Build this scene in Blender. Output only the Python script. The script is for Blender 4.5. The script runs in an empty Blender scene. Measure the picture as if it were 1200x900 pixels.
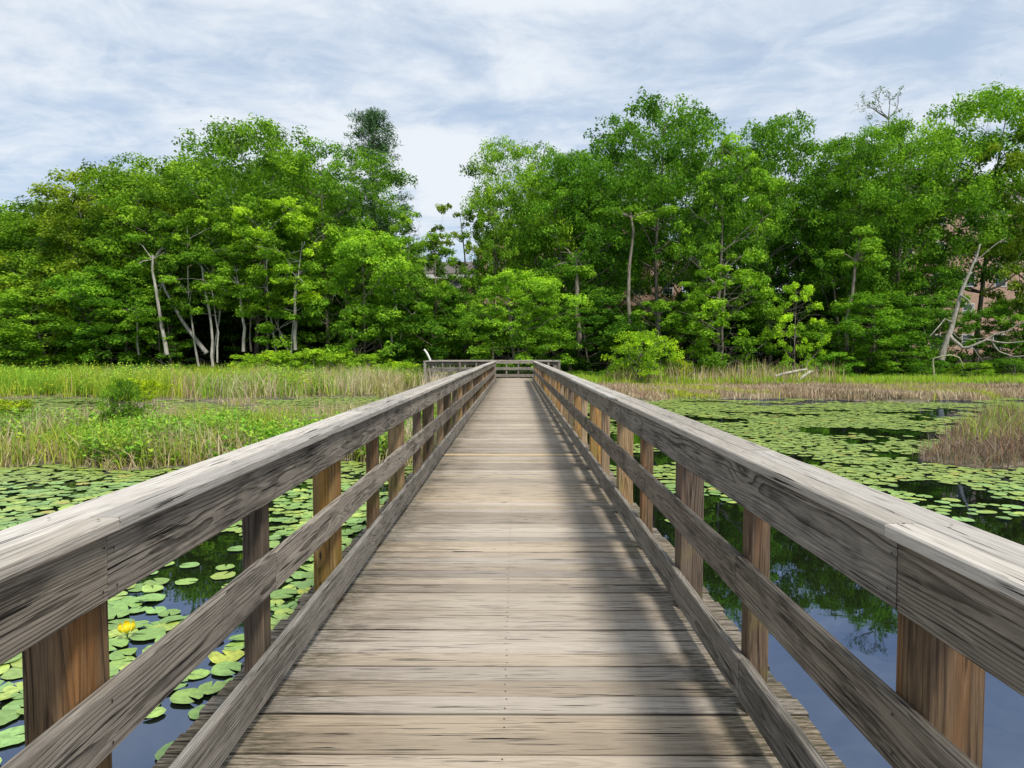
import bpy, math, random
import numpy as np
from mathutils import Vector, noise as mnoise

random.seed(7)
rng = np.random.default_rng(7)
C = bpy.context.scene.collection
PI = math.pi
CX, EYE, FP = 0.0525, 1.55, 790.0      # camera x, eye height, focal length in photo pixels
WZ = -0.60                             # water level


def px(x, d):
    return CX + (x - 604.0) * d / FP


def pz(y, d):
    return EYE - (y - 414.0) * d / FP


# ------------------------------------------------------------------ objects
def tag(o, label=None, cat=None, group=None, kind=None):
    if label: o['label'] = label
    if cat: o['category'] = cat
    if group: o['group'] = group
    if kind: o['kind'] = kind
    return o


def empty(name, loc=(0, 0, 0), rz=0.0):
    o = bpy.data.objects.new(name, None)
    C.objects.link(o)
    o.location = loc
    o.rotation_euler = (0, 0, rz)
    o.empty_display_size = 0.3
    return o


def mesh_obj(name, me, parent=None, loc=None):
    o = bpy.data.objects.new(name, me)
    C.objects.link(o)
    if parent is not None: o.parent = parent
    if loc is not None: o.location = loc
    return o


def np_mesh(name, V, F, mats, smooth=False, attrs=None, mat_idx=None):
    """V (n,3), F (m,k) all the same k, or a list of such arrays."""
    me = bpy.data.meshes.new(name)
    V = np.asarray(V, dtype=np.float32)
    Fs = F if isinstance(F, list) else [F]
    Fs = [np.asarray(f, dtype=np.int32) for f in Fs if len(f)]
    me.vertices.add(len(V))
    me.vertices.foreach_set('co', V.ravel())
    loops = np.concatenate([f.ravel() for f in Fs])
    sizes = np.concatenate([np.full(len(f), f.shape[1], dtype=np.int32) for f in Fs])
    starts = np.concatenate([[0], np.cumsum(sizes)[:-1]]).astype(np.int32)
    me.loops.add(len(loops))
    me.loops.foreach_set('vertex_index', loops)
    me.polygons.add(len(sizes))
    me.polygons.foreach_set('loop_start', starts)
    me.polygons.foreach_set('loop_total', sizes)
    me.update(calc_edges=True)
    for m in mats: me.materials.append(m)
    if mat_idx is not None:
        me.polygons.foreach_set('material_index', np.asarray(mat_idx, dtype=np.int32))
    me.polygons.foreach_set('use_smooth', np.full(len(sizes), bool(smooth)))
    for k, (typ, data) in (attrs or {}).items():
        a = me.attributes.new(k, typ, 'POINT')
        key = {'FLOAT': 'value', 'FLOAT_VECTOR': 'vector', 'FLOAT_COLOR': 'color'}[typ]
        a.data.foreach_set(key, np.asarray(data, dtype=np.float32).ravel())
    me.validate()
    return me


# ------------------------------------------------------------------ node helper
class G:
    def __init__(s, name, world=False):
        if world:
            s.m = bpy.data.worlds.new(name)
        else:
            s.m = bpy.data.materials.new(name)
        s.m.use_nodes = True
        s.t = s.m.node_tree
        s.t.nodes.clear()

    def n(s, typ, ins=None, **kw):
        nd = s.t.nodes.new(typ)
        for k, v in kw.items(): setattr(nd, k, v)
        for k, v in (ins or {}).items():
            sock = nd.inputs[k]
            if isinstance(v, bpy.types.NodeSocket): s.t.links.new(v, sock)
            elif isinstance(v, bpy.types.Node): s.t.links.new(v.outputs[0], sock)
            else: sock.default_value = v
        return nd

    def math(s, op, a, b=0.0, c=0.0, clamp=False):
        return s.n('ShaderNodeMath', {0: a, 1: b, 2: c}, operation=op, use_clamp=clamp).outputs[0]

    def mix(s, f, a, b, blend='MIX'):
        nd = s.n('ShaderNodeMix', data_type='RGBA', blend_type=blend)
        for i, v in ((0, f), (6, a), (7, b)):
            if isinstance(v, bpy.types.NodeSocket): s.t.links.new(v, nd.inputs[i])
            else: nd.inputs[i].default_value = v if i == 0 else (tuple(v) + (1,))[:4]
        return nd.outputs[2]

    def noise(s, vec, scale=1.0, detail=2.0, rough=0.5, dist=0.0):
        return s.n('ShaderNodeTexNoise', {'Vector': vec, 'Scale': scale, 'Detail': detail, 'Roughness': rough, 'Distortion': dist}).outputs[0]

    def ss(s, v, a, b, lo=0.0, hi=1.0):
        return s.n('ShaderNodeMapRange', {0: v, 1: a, 2: b, 3: lo, 4: hi}, interpolation_type='SMOOTHSTEP').outputs[0]

    def lin(s, v, a, b, lo=0.0, hi=1.0):
        return s.n('ShaderNodeMapRange', {0: v, 1: a, 2: b, 3: lo, 4: hi}).outputs[0]

    def scale(s, vec, sc):
        return s.n('ShaderNodeVectorMath', {0: vec, 1: sc}, operation='MULTIPLY').outputs[0]

    def attr(s, name, out='Vector'):
        return s.n('ShaderNodeAttribute', attribute_name=name).outputs[out]

    def out(s, shader):
        s.n('ShaderNodeOutputMaterial', {0: shader})
        return s.m


# ------------------------------------------------------------------ materials
def wood_mat(name, light, dark, ring=0.55, ringf=105.0, crack=0.8, stain=0.5, stain_col=(0.05, 0.045, 0.035),
             bump=0.6, algae=0.0, brown=None, deck=False, rough=0.85, contrast=1.0, bleach=0.55):
    g = G(name)
    gc = g.attr('gc')
    rnd = g.attr('rnd', 'Fac')
    sep = g.n('ShaderNodeSeparateXYZ', {0: gc})
    x, y, z = sep.outputs[0], sep.outputs[1], sep.outputs[2]
    # knots: stretched cells, only few of them dark
    kv = g.n('ShaderNodeTexVoronoi', {'Vector': g.scale(gc, (1.7, 7.0, 2.0)), 'Scale': 1.0, 'Randomness': 1.0}, feature='F1')
    kd = kv.outputs['Distance']
    kpick = g.n('ShaderNodeSeparateColor', {0: kv.outputs['Color']}).outputs[0]
    kon = g.math('GREATER_THAN', kpick, 0.60)
    kf = g.math('MULTIPLY', g.ss(kd, 0.02, 0.45, 1.0, 0.0), kon)
    # growth rings around a pith line that wanders along the board
    w1 = g.noise(g.scale(gc, (0.9, 3.0, 3.0)), 1.0, 2.0)
    w2 = g.noise(g.scale(gc, (4.0, 26.0, 26.0)), 1.0, 2.0)
    r = g.math('SQRT', g.math('ADD', g.math('POWER', y, 2.0), g.math('POWER', z, 2.0)))
    r = g.math('ADD', r, g.math('MULTIPLY', g.math('SUBTRACT', w1, 0.5), 0.060))
    r = g.math('ADD', r, g.math('MULTIPLY', g.math('SUBTRACT', w2, 0.5), 0.006))
    r = g.math('ADD', r, g.math('MULTIPLY', kf, 0.022))
    ph = g.math('FRACT', g.math('MULTIPLY', r, ringf))
    late = g.ss(ph, 0.45, 0.90)
    late = g.math('MULTIPLY', late, g.ss(ph, 1.0, 0.94))
    fade = g.ss(g.noise(g.scale(gc, (1.5, 12, 12)), 1.0, 2.0), 0.30, 0.70, 0.35, 1.0)
    ringm = g.math('MULTIPLY', g.math('MULTIPLY', late, ring), fade)
    # fine fibres
    fib = g.noise(g.scale(gc, (7.0, 420.0, 420.0)), 1.0, 2.0, 0.6)
    fib2 = g.noise(g.scale(gc, (4.5, 170.0, 170.0)), 1.0, 3.0, 0.7)
    # checks
    ck = g.noise(g.scale(gc, (2.2, 110.0, 110.0)), 1.0, 2.0, 0.6, 0.2)
    ckw = g.noise(g.scale(gc, (0.8, 6.0, 6.0)), 3.0, 1.0)
    ckm = g.math('MULTIPLY', g.ss(ck, 0.61, 0.64), g.ss(ckw, 0.42, 0.58))
    ckm = g.math('MULTIPLY', ckm, crack)
    col = g.mix(g.math('ADD', ringm, g.math('MULTIPLY', g.math('SUBTRACT', fib2, 0.48), contrast), clamp=True), light, dark)
    col = g.mix(g.ss(fib, 0.30, 0.75, 0.0, 0.5), col, tuple(c * 0.45 for c in dark))
    if brown:
        bn = g.noise(g.scale(gc, (1.1, 9.0, 9.0)), 1.0, 3.0, 0.6)
        col = g.mix(g.ss(bn, 0.46, 0.66, 0.0, 0.8), col, g.mix(ringm, brown, tuple(c * 0.35 for c in brown)))
    geo = g.n('ShaderNodeNewGeometry')
    pos = geo.outputs['Position']
    # blotches of grime, streaked along the grain
    b1 = g.noise(g.scale(gc, (2.2, 11.0, 11.0)), 1.0, 4.0, 0.65)
    b2 = g.noise(pos, 2.1, 4.0, 0.6)
    bl = g.math('MULTIPLY', g.ss(g.math('ADD', g.math('MULTIPLY', b1, 0.55), g.math('MULTIPLY', b2, 0.45)), 0.46, 0.60), stain)
    bl = g.math('MULTIPLY', bl, g.ss(fib2, 0.40, 0.58, 0.30, 1.0))
    col = g.mix(bl, col, stain_col)
    # pale lichen-like bleaching
    l1 = g.noise(g.scale(gc, (4.0, 75.0, 75.0)), 1.0, 4.0, 0.7)
    col = g.mix(g.ss(l1, 0.54, 0.70, 0.0, bleach), col, tuple(min(0.62, c * 1.45) for c in light))
    if algae > 0:
        an = g.noise(pos, 5.0, 3.0, 0.6)
        az = g.ss(g.n('ShaderNodeSeparateXYZ', {0: pos}).outputs[2], 0.75, 0.0)
        col = g.mix(g.math('MULTIPLY', g.math('MULTIPLY', g.ss(an, 0.45, 0.7), az), algae), col, (0.17, 0.15, 0.025))
    if deck:
        col = g.mix(g.math('MULTIPLY', g.attr('edge', 'Fac'), 0.92), col, (0.022, 0.017, 0.012))
        sp = g.n('ShaderNodeSeparateXYZ', {0: pos})
        ax = g.math('ABSOLUTE', sp.outputs[0])
        dn = g.noise(g.scale(pos, (2.2, 2.6, 1.0)), 1.0, 5.0, 0.7)
        dm = g.noise(g.scale(pos, (9.0, 75.0, 1.0)), 1.0, 4.0, 0.7)
        e = g.math('ADD', ax, g.math('MULTIPLY', g.math('SUBTRACT', dn, 0.5), 0.75))
        e = g.ss(e, 0.72, 1.05)
        e = g.math('MULTIPLY', e, g.ss(dm, 0.38, 0.60, 0.15, 0.88))
        col = g.mix(e, col, (0.050, 0.046, 0.026))
        cc = g.ss(g.math('ADD', ax, g.math('MULTIPLY', g.math('SUBTRACT', g.noise(g.scale(pos, (2.0, 0.6, 1)), 1.0, 3.0), 0.5), 0.9)), 0.80, 0.15, 0.0, 0.45)
        col = g.mix(cc, col, (0.50, 0.425, 0.335))
    # knots and checks
    col = g.mix(g.math('MULTIPLY', g.ss(kd, 0.075, 0.045), kon), col, (0.035, 0.024, 0.016))
    col = g.mix(ckm, col, (0.012, 0.010, 0.008))
    # per board tone
    tone = g.lin(rnd, 0.0, 1.0, 0.74, 1.18) if deck else g.lin(rnd, 0.0, 1.0, 0.74, 1.2)
    hsv = g.n('ShaderNodeHueSaturation', {'Value': tone, 'Saturation': g.lin(g.math('FRACT', g.math('MULTIPLY', rnd, 7.31)), 0, 1, 0.75, 1.15), 'Color': col})
    new = g.attr('new', 'Fac')
    col = g.mix(g.math('MULTIPLY', new, 0.75), hsv.outputs[0], (0.56, 0.43, 0.25))
    h = g.math('SUBTRACT', g.math('MULTIPLY', fib2, 0.5), g.math('MULTIPLY', ckm, 2.4))
    h = g.math('ADD', h, g.math('MULTIPLY', late, 0.28))
    h = g.math('ADD', h, g.math('MULTIPLY', fib, 0.25))
    bmp = g.n('ShaderNodeBump', {'Strength': bump, 'Distance': 0.0035, 'Height': h})
    bs = g.n('ShaderNodeBsdfPrincipled', {'Base Color': col, 'Roughness': rough, 'Normal': bmp})
    bs.inputs['Specular IOR Level'].default_value = 0.25
    return g.out(bs)


M_CAP = wood_mat('handrail_wood', (0.54, 0.495, 0.435), (0.30, 0.26, 0.21), ring=0.5, stain=0.4, stain_col=(0.24, 0.215, 0.18), contrast=0.9, bleach=0.3, crack=1.0)
M_RAIL = wood_mat('rail_wood', (0.32, 0.275, 0.22), (0.050, 0.040, 0.031), ring=1.0, stain=0.85, stain_col=(0.034, 0.028, 0.022), crack=1.0, bump=0.8)
M_KICK = wood_mat('kick_wood', (0.34, 0.305, 0.255), (0.085, 0.070, 0.055), ring=0.9, stain=0.7, stain_col=(0.06, 0.055, 0.042), crack=0.9, bump=0.8)
M_POST = wood_mat('post_wood', (0.17, 0.115, 0.07), (0.032, 0.020, 0.012), ring=0.95, ringf=95.0, stain=0.45, stain_col=(0.035, 0.026, 0.02),
                  crack=0.7, brown=(0.18, 0.095, 0.045), algae=0.6)
M_POSTG = wood_mat('golden_post_wood', (0.40, 0.26, 0.12), (0.12, 0.065, 0.028), ring=0.95, ringf=95.0, stain=0.4, stain_col=(0.06, 0.04, 0.025),
                  crack=0.7, brown=(0.42, 0.22, 0.07), algae=0.7)
M_DECK = wood_mat('deck_wood', (0.45, 0.375, 0.29), (0.16, 0.120, 0.082), ring=0.62, ringf=120.0, stain=0.38, stain_col=(0.15, 0.115, 0.08), crack=1.0, contrast=0.6, bleach=0.3,
                  deck=True, bump=0.7)


def simple_mat(name, col, rough=0.7, vary=0.25, scale=3.0, spec=0.3):
    g = G(name)
    pos = g.n('ShaderNodeNewGeometry').outputs['Position']
    n = g.noise(pos, scale, 4.0, 0.6)
    c = g.mix(g.ss(n, 0.3, 0.7), tuple(v * (1 - vary) for v in col), tuple(min(1, v * (1 + vary)) for v in col))
    b = g.n('ShaderNodeBump', {'Strength': 0.3, 'Distance': 0.02, 'Height': n})
    bs = g.n('ShaderNodeBsdfPrincipled', {'Base Color': c, 'Roughness': rough, 'Normal': b})
    bs.inputs['Specular IOR Level'].default_value = spec
    return g.out(bs)


M_NAIL = simple_mat('rusty_nail', (0.035, 0.022, 0.016), 0.6)


def leaf_mat(name, a, b, c, trans=0.35, rough=0.55, spec=0.35, objcol=True):
    """leaf colour runs a (dark) - b - c (light) with the 'tint' attribute; the object's colour tints a whole crown"""
    g = G(name)
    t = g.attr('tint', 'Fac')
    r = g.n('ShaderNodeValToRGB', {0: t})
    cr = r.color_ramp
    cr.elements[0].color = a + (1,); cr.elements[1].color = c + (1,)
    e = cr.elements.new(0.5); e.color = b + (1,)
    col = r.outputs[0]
    if objcol:
        oi = g.n('ShaderNodeObjectInfo')
        col = g.mix(1.0, col, (1, 1, 1), 'MULTIPLY')
        nd = col.node
        g.t.links.new(oi.outputs['Color'], nd.inputs[7])
    bs = g.n('ShaderNodeBsdfPrincipled', {'Base Color': col, 'Roughness': rough})
    bs.inputs['Specular IOR Level'].default_value = spec
    tcol = g.mix(1.0, col, (1.25, 1.25, 0.6), 'MULTIPLY')
    tr = g.n('ShaderNodeBsdfTranslucent', {0: tcol})
    mx = g.n('ShaderNodeMixShader', {0: trans, 1: bs, 2: tr})
    return g.out(mx)


M_LEAF = leaf_mat('broad_leaves', (0.040, 0.105, 0.012), (0.150, 0.330, 0.024), (0.340, 0.570, 0.045), trans=0.42, spec=0.12)
M_NEEDLE = leaf_mat('pine_needles', (0.020, 0.045, 0.018), (0.035, 0.075, 0.028), (0.06, 0.11, 0.04), trans=0.12)


def attr_mat(name, trans=0.3, rough=0.6, spec=0.25):
    g = G(name)
    col = g.attr('col', 'Color')
    bs = g.n('ShaderNodeBsdfPrincipled', {'Base Color': col, 'Roughness': rough})
    bs.inputs['Specular IOR Level'].default_value = spec
    tr = g.n('ShaderNodeBsdfTranslucent', {0: col})
    return g.out(g.n('ShaderNodeMixShader', {0: trans, 1: bs, 2: tr}))


M_GRASS = attr_mat('marsh_grass')


def bark_mat(name, a, b, scale=1.0):
    g = G(name)
    tc = g.n('ShaderNodeTexCoord').outputs['Object']
    n1 = g.noise(g.scale(tc, (9 * scale, 9 * scale, 1.6 * scale)), 1.0, 4.0, 0.65)
    n2 = g.noise(g.scale(tc, (2, 2, 1.2)), 1.0, 3.0)
    c = g.mix(g.ss(n1, 0.35, 0.62), a, b)
    c = g.mix(g.ss(n2, 0.42, 0.7, 0, 0.5), c, (0.09, 0.10, 0.06))
    oi = g.n('ShaderNodeObjectInfo')
    c = g.mix(1.0, c, (1, 1, 1), 'MULTIPLY')
    g.t.links.new(oi.outputs['Color'], c.node.inputs[7])
    bm = g.n('ShaderNodeBump', {'Strength': 0.7, 'Distance': 0.03, 'Height': n1})
    return g.out(g.n('ShaderNodeBsdfPrincipled', {'Base Color': c, 'Roughness': 0.9, 'Normal': bm}))


M_BARK = bark_mat('grey_bark', (0.075, 0.062, 0.048), (0.20, 0.175, 0.145))
M_PALE = bark_mat('pale_bark', (0.30, 0.27, 0.23), (0.52, 0.49, 0.44))
M_DEAD = bark_mat('dead_wood', (0.22, 0.20, 0.17), (0.42, 0.39, 0.34))

# lily pads -----------------------------------------------------------------
def pad_mat():
    g = G('lily_pad_leaf')
    col = g.attr('col', 'Color')
    oi = g.n('ShaderNodeObjectInfo')
    col = g.mix(1.0, col, (1, 1, 1), 'MULTIPLY')
    g.t.links.new(oi.outputs['Color'], col.node.inputs[7])
    pos = g.n('ShaderNodeNewGeometry').outputs['Position']
    n = g.noise(pos, 22.0, 4.0, 0.65)
    c2 = g.mix(g.ss(n, 0.35, 0.7, 0.0, 0.55), col, (0.10, 0.16, 0.05))
    n3 = g.noise(pos, 60.0, 2.0, 0.6)
    c2 = g.mix(g.ss(n3, 0.66, 0.72, 0.0, 0.7), c2, (0.10, 0.075, 0.03))
    bs = g.n('ShaderNodeBsdfPrincipled', {'Base Color': c2, 'Roughness': g.lin(n, 0.3, 0.7, 0.28, 0.5)})
    bs.inputs['Specular IOR Level'].default_value = 0.6
    b = g.n('ShaderNodeBump', {'Strength': 0.35, 'Distance': 0.006, 'Height': n})
    g.t.links.new(b.outputs[0], bs.inputs['Normal'])
    return g.out(bs)


M_PAD = pad_mat()


def water_mat():
    g = G('pond_water')
    pos = g.n('ShaderNodeNewGeometry').outputs['Position']
    n = g.noise(g.scale(pos, (1.0, 1.0, 1.0)), 1.3, 3.0, 0.5)
    n2 = g.noise(pos, 9.0, 2.0, 0.5)
    h = g.math('ADD', n, g.math('MULTIPLY', n2, 0.06))
    b = g.n('ShaderNodeBump', {'Strength': 0.04, 'Distance': 0.05, 'Height': h})
    n4 = g.noise(pos, 0.35, 4.0, 0.6)
    base = g.mix(n4, (0.004, 0.005, 0.003), (0.012, 0.012, 0.006))
    dif = g.n('ShaderNodeBsdfDiffuse', {0: base})
    gl = g.n('ShaderNodeBsdfGlossy', {0: (0.48, 0.60, 0.86, 1), 'Roughness': 0.015, 'Normal': b})
    fr = g.n('ShaderNodeFresnel', {'IOR': 1.5, 'Normal': b})
    f = g.math('ADD', g.math('MULTIPLY', fr.outputs[0], 0.80), 0.24, clamp=True)
    return g.out(g.n('ShaderNodeMixShader', {0: f, 1: dif, 2: gl}))


M_WATER = water_mat()


def ground_mat():
    g = G('marsh_soil')
    pos = g.n('ShaderNodeNewGeometry').outputs['Position']
    n = g.noise(pos, 0.5, 5.0, 0.65)
    n2 = g.noise(g.scale(pos, (1.2, 4.0, 1.0)), 3.0, 4.0, 0.7)
    sp = g.n('ShaderNodeSeparateXYZ', {0: pos})
    mud = g.mix(g.ss(n2, 0.35, 0.65), (0.055, 0.045, 0.028), (0.24, 0.205, 0.14))
    turf = g.mix(g.ss(n, 0.35, 0.65), (0.05, 0.06, 0.018), (0.10, 0.09, 0.045))
    litter = g.mix(g.ss(n2, 0.35, 0.65), (0.020, 0.016, 0.010), (0.055, 0.042, 0.026))
    wet = g.ss(sp.outputs[2], -0.60, -0.565)
    mud = g.mix(wet, (0.030, 0.025, 0.016), mud)
    c = g.mix(g.ss(sp.outputs[2], -0.555, -0.50), mud, turf)
    c = g.mix(g.ss(sp.outputs[1], 47.0, 51.0), c, litter)
    b = g.n('ShaderNodeBump', {'Strength': 0.6, 'Distance': 0.05, 'Height': n2})
    return g.out(g.n('ShaderNodeBsdfPrincipled', {'Base Color': c, 'Roughness': 0.95, 'Normal': b}))


M_GROUND = ground_mat()

# ------------------------------------------------------------------ boards
class Boards:
    """collects timbers; each carries its own grain coordinates"""
    def __init__(s):
        s.V, s.F, s.gc, s.r, s.nw, s.mi, s.n = [], [], [], [], [], [], 0
        s.ed = []
        s.F4 = []

    def add(s, p, axL, axW, axT, L, W, T, rnd=None, new=0.0, ch=0.004, segs=1, bow=0.0, twist=0.0, pith=None, endjit=0.0):
        """p = centre of the start face; the timber runs L along axL"""
        rnd = random.random() if rnd is None else rnd
        axL, axW, axT = Vector(axL), Vector(axW), Vector(axT)
        p = Vector(p)
        oy, oz = pith if pith else (random.uniform(-0.05, 0.05), random.choice((-1, 1)) * random.uniform(0.02, 0.10))
        ox = random.uniform(0, 400)
        a, b = W / 2, T / 2
        ring = [(-a + ch, -b), (a - ch, -b), (a, -b + ch), (a, b - ch), (a - ch, b), (-a + ch, b), (-a, b - ch), (-a, -b + ch)]
        base = s.n
        s0, s1 = random.uniform(-endjit, endjit), random.uniform(-endjit, endjit)
        for i in range(segs + 1):
            t = i / segs
            l = t * L + (s0 if i == 0 else 0) + (s1 if i == segs else 0)
            bw = bow * math.sin(PI * t)
            tw = twist * (t - 0.5)
            for (u, v) in ring:
                uu, vv = u * math.cos(tw) - v * math.sin(tw), u * math.sin(tw) + v * math.cos(tw)
                q = p + axL * l + axW * (uu) + axT * (vv + bw)
                s.V.append(q[:]); s.gc.append((ox + l, u + oy, v + oz)); s.r.append(rnd); s.nw.append(new); s.ed.append(1.0 if abs(abs(u) - a) < 1e-6 else 0.0)
        for i in range(segs):
            for k in range(8):
                k2 = (k + 1) % 8
                s.F4.append((base + i * 8 + k, base + i * 8 + k2, base + (i + 1) * 8 + k2, base + (i + 1) * 8 + k))
                s.mi.append(0)
        s.F.append(tuple(base + k for k in reversed(range(8))))
        s.F.append(tuple(base + segs * 8 + k for k in range(8)))
        s.n += 8 * (segs + 1)
        return s

    def nail(s, p, nrm, r=0.004):
        nrm = Vector(nrm).normalized()
        u = nrm.orthogonal().normalized(); v = nrm.cross(u)
        base = s.n
        for k in range(8):
            a = k * PI / 4
            q = Vector(p) + (u * math.cos(a) + v * math.sin(a)) * r
            s.V.append(q[:]); s.gc.append((0, 0, 0)); s.r.append(0.5); s.nw.append(0); s.ed.append(0)
        s.nails = getattr(s, 'nails', []) + [tuple(base + k for k in range(8))]
        s.n += 8

    def build(s, name, mat, parent=None, loc=None):
        nails = getattr(s, 'nails', [])
        F8 = s.F + nails
        mi = list(s.mi) + [0] * len(s.F) + [1] * len(nails)
        me = np_mesh(name, s.V, [np.array(s.F4), np.array(F8)], [mat, M_NAIL], False,
                     {'gc': ('FLOAT_VECTOR', s.gc), 'rnd': ('FLOAT', s.r), 'new': ('FLOAT', s.nw), 'edge': ('FLOAT', s.ed)}, mi)
        o = mesh_obj(name, me, parent)
        if loc is not None: o.location = loc
        return o


XR = 1.0075         # inner face of the rails
X6, Y6 = 0.140, 0.140
bw = empty('boardwalk', (0, 0, 0))
tag(bw, 'long weathered grey wooden boardwalk with railings running straight out over the pond', 'boardwalk')
DECK_END, PLAT_END = 37.3, 42.4
ux, uy, uz = (1, 0, 0), (0, 1, 0), (0, 0, 1)

dk = Boards()
yv = -1.6
i = 0
while yv < DECK_END - 0.14:
    w = random.choice((0.138, 0.140, 0.140, 0.141, 0.139))
    gap = random.choice((0.004, 0.006, 0.009, 0.013))
    new = 1.0 if abs(yv - 10.25) < 0.075 else 0.0
    tilt = random.uniform(-0.0012, 0.0012)
    near = yv < 9
    jl, jr = random.uniform(-0.02, 0.02), random.uniform(-0.02, 0.02)
    zt = -0.019 + random.uniform(-0.0016, 0.0016)
    dk.add((-1.30 + jl, yv + w / 2, zt), ux, uy, (0, tilt * 6, 1), 2.60 - jl + jr, w, 0.038, new=new, ch=random.choice((0.004, 0.005, 0.007)) if near else 0.005,
           segs=6 if near else 1, bow=random.uniform(-0.0015, 0.0015), twist=random.uniform(-0.008, 0.008))
    if yv < 14:
        for nx in (-1.12, 0.005, 1.12):
            for ny in (0.033, 0.105):
                if random.random() < 0.93:
                    dk.nail((nx + random.uniform(-0.008, 0.008), yv + ny + random.uniform(-0.006, 0.006), zt + 0.0215), uz, random.uniform(0.003, 0.0045))
    yv += w + gap
dk.build('deck', M_DECK, bw)
for bx_ in (-1.13, -0.40, 0.40, 1.13):
    Boards().add((bx_, -1.6, -0.165), uy, uz, ux, DECK_END + 1.6, 0.235, 0.045).build('beam', M_RAIL, bw)


def post(parent, x, y, big, z0=-1.5, z1=1.083, side=1):
    b = Boards()
    s_ = 0.140 if big else 0.089
    b.add((x, y, z0), uz, ux, uy, z1 - z0, s_, s_, pith=(random.uniform(-0.03, 0.03), random.uniform(-0.03, 0.03)), ch=0.005, segs=2,
          twist=random.uniform(-0.02, 0.02))
    gold = x > 0 and y > 3.5  # near posts keep the darker brown wood, shade under the rail painted in
    if x < 0 and y > 3.5 and random.random() < 0.3: gold = True
    if x > 0 and random.random() < 0.25: gold = False
    return b.build('post', M_POSTG if gold else M_POST, parent)


BAY = 2.43
for sd in (-1, 1):
    P0 = 1.72 if sd < 0 else 1.665
    for k in range(-1, 15):
        y = P0 + BAY * k
        post(bw, sd * (XR + 0.038 + X6 / 2 + 0.002), y, True, side=sd)
        ys = y + BAY / 2
        if ys < DECK_END - 0.5:
            post(bw, sd * (XR + 0.038 + 0.0445 + 0.002), ys, False, z0=-0.30)
    # rails: 2x8 boards nailed to the inner faces of the posts
    for (name, zc, W, mat, off, L) in (('top_rail', 0.995, 0.180, M_RAIL, 0.0, 4.86), ('middle_rail', 0.587, 0.172, M_RAIL, 1.22, 4.86),
                                       ('kick_board', 0.158, 0.182, M_KICK, 1.16 if sd > 0 else 3.66, 4.86)):
        y0 = P0 + off - 4.86 * 1 - (4.86 if off > 2 else 0)
        while y0 < DECK_END - 0.05:
            y1 = min(y0 + L, DECK_END)
            b = Boards()
            dz, dx = random.uniform(-0.004, 0.004), random.uniform(0.0, 0.003)
            b.add((sd * (XR + 0.019) - sd * dx, y0 + 0.002, zc + dz), uy, uz, (sd, 0, 0), y1 - y0 - 0.004, W, 0.038,
                  ch=0.005, segs=8, bow=random.uniform(-0.006, 0.002), twist=random.uniform(-0.03, 0.03))
            yy = P0 + math.ceil((y0 - P0) / 1.215) * 1.215
            while yy < min(y1, 12):
                for dzn in (-0.05, 0.05):
                    for o_ in ((-0.02, 0.022) if abs(yy - y0) < 0.1 else (0.0,)):
                        b.nail((sd * (XR - dx - 0.0065), yy + o_ + random.uniform(-0.01, 0.01), zc + dzn + random.uniform(-0.01, 0.01)), (-sd, 0, 0), 0.0045)
                yy += 1.215
            b.build(name, mat, bw)
            y0 = y1
    # handrail: a narrow and a wide board laid flat side by side
    for (xc, W, off, L) in ((0.980 + 0.044, 0.086, 0.02, 4.86), (0.980 + 0.0895 + 0.064, 0.121, -0.42 if sd < 0 else 1.3, 3.66)):
        y0 = P0 + off - L * (1 if off < 1 else 2)
        while y0 < DECK_END + 0.1:
            y1 = min(y0 + L, DECK_END + 0.12)
            if y1 - y0 > 0.05:
                b = Boards()
                b.add((sd * xc + random.uniform(-0.003, 0.003), y0 + 0.0015, 1.104 + random.uniform(-0.0015, 0.0022)), uy, (sd, 0, 0), uz, y1 - y0 - 0.003, W, 0.036,
                      ch=0.005, segs=8, twist=random.uniform(-0.02, 0.02), bow=random.uniform(-0.001, 0.003))
                yy = P0 + math.ceil((y0 - P0) / 1.215) * 1.215
                while yy < min(y1, 9):
                    b.nail((sd * xc + random.uniform(-0.02, 0.02), yy + random.uniform(-0.03, 0.03), 1.1275), uz, 0.0045)
                    yy += 1.215
                b.build('handrail', M_CAP, bw)
            y0 = y1

# ------------------------------------------------------------------ the platform at the end
pf = empty('viewing_platform', (0, DECK_END, 0))
tag(pf, 'wide railed wooden viewing platform joined across the far end of the boardwalk', 'platform')
PX0, PX1 = -5.05, 2.55


def pbuild(b, name, mat):
    o = b.build(name, mat, pf)
    o.location = (0, -DECK_END, 0)
    return o


b = Boards()
yv = DECK_END + 0.003
while yv < PLAT_END - 0.1:
    b.add((PX0, yv + 0.07, -0.019 + random.uniform(-0.002, 0.002)), ux, uy, uz, PX1 - PX0, 0.139, 0.038)
    yv += 0.144
pbuild(b, 'deck', M_DECK)
for yy in (DECK_END + 0.02, PLAT_END - 0.12):
    b = Boards()
    b.add((PX0, yy, -0.168), ux, uz, uy, PX1 - PX0, 0.245, 0.04)
    pbuild(b, 'beam', M_KICK)


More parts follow.
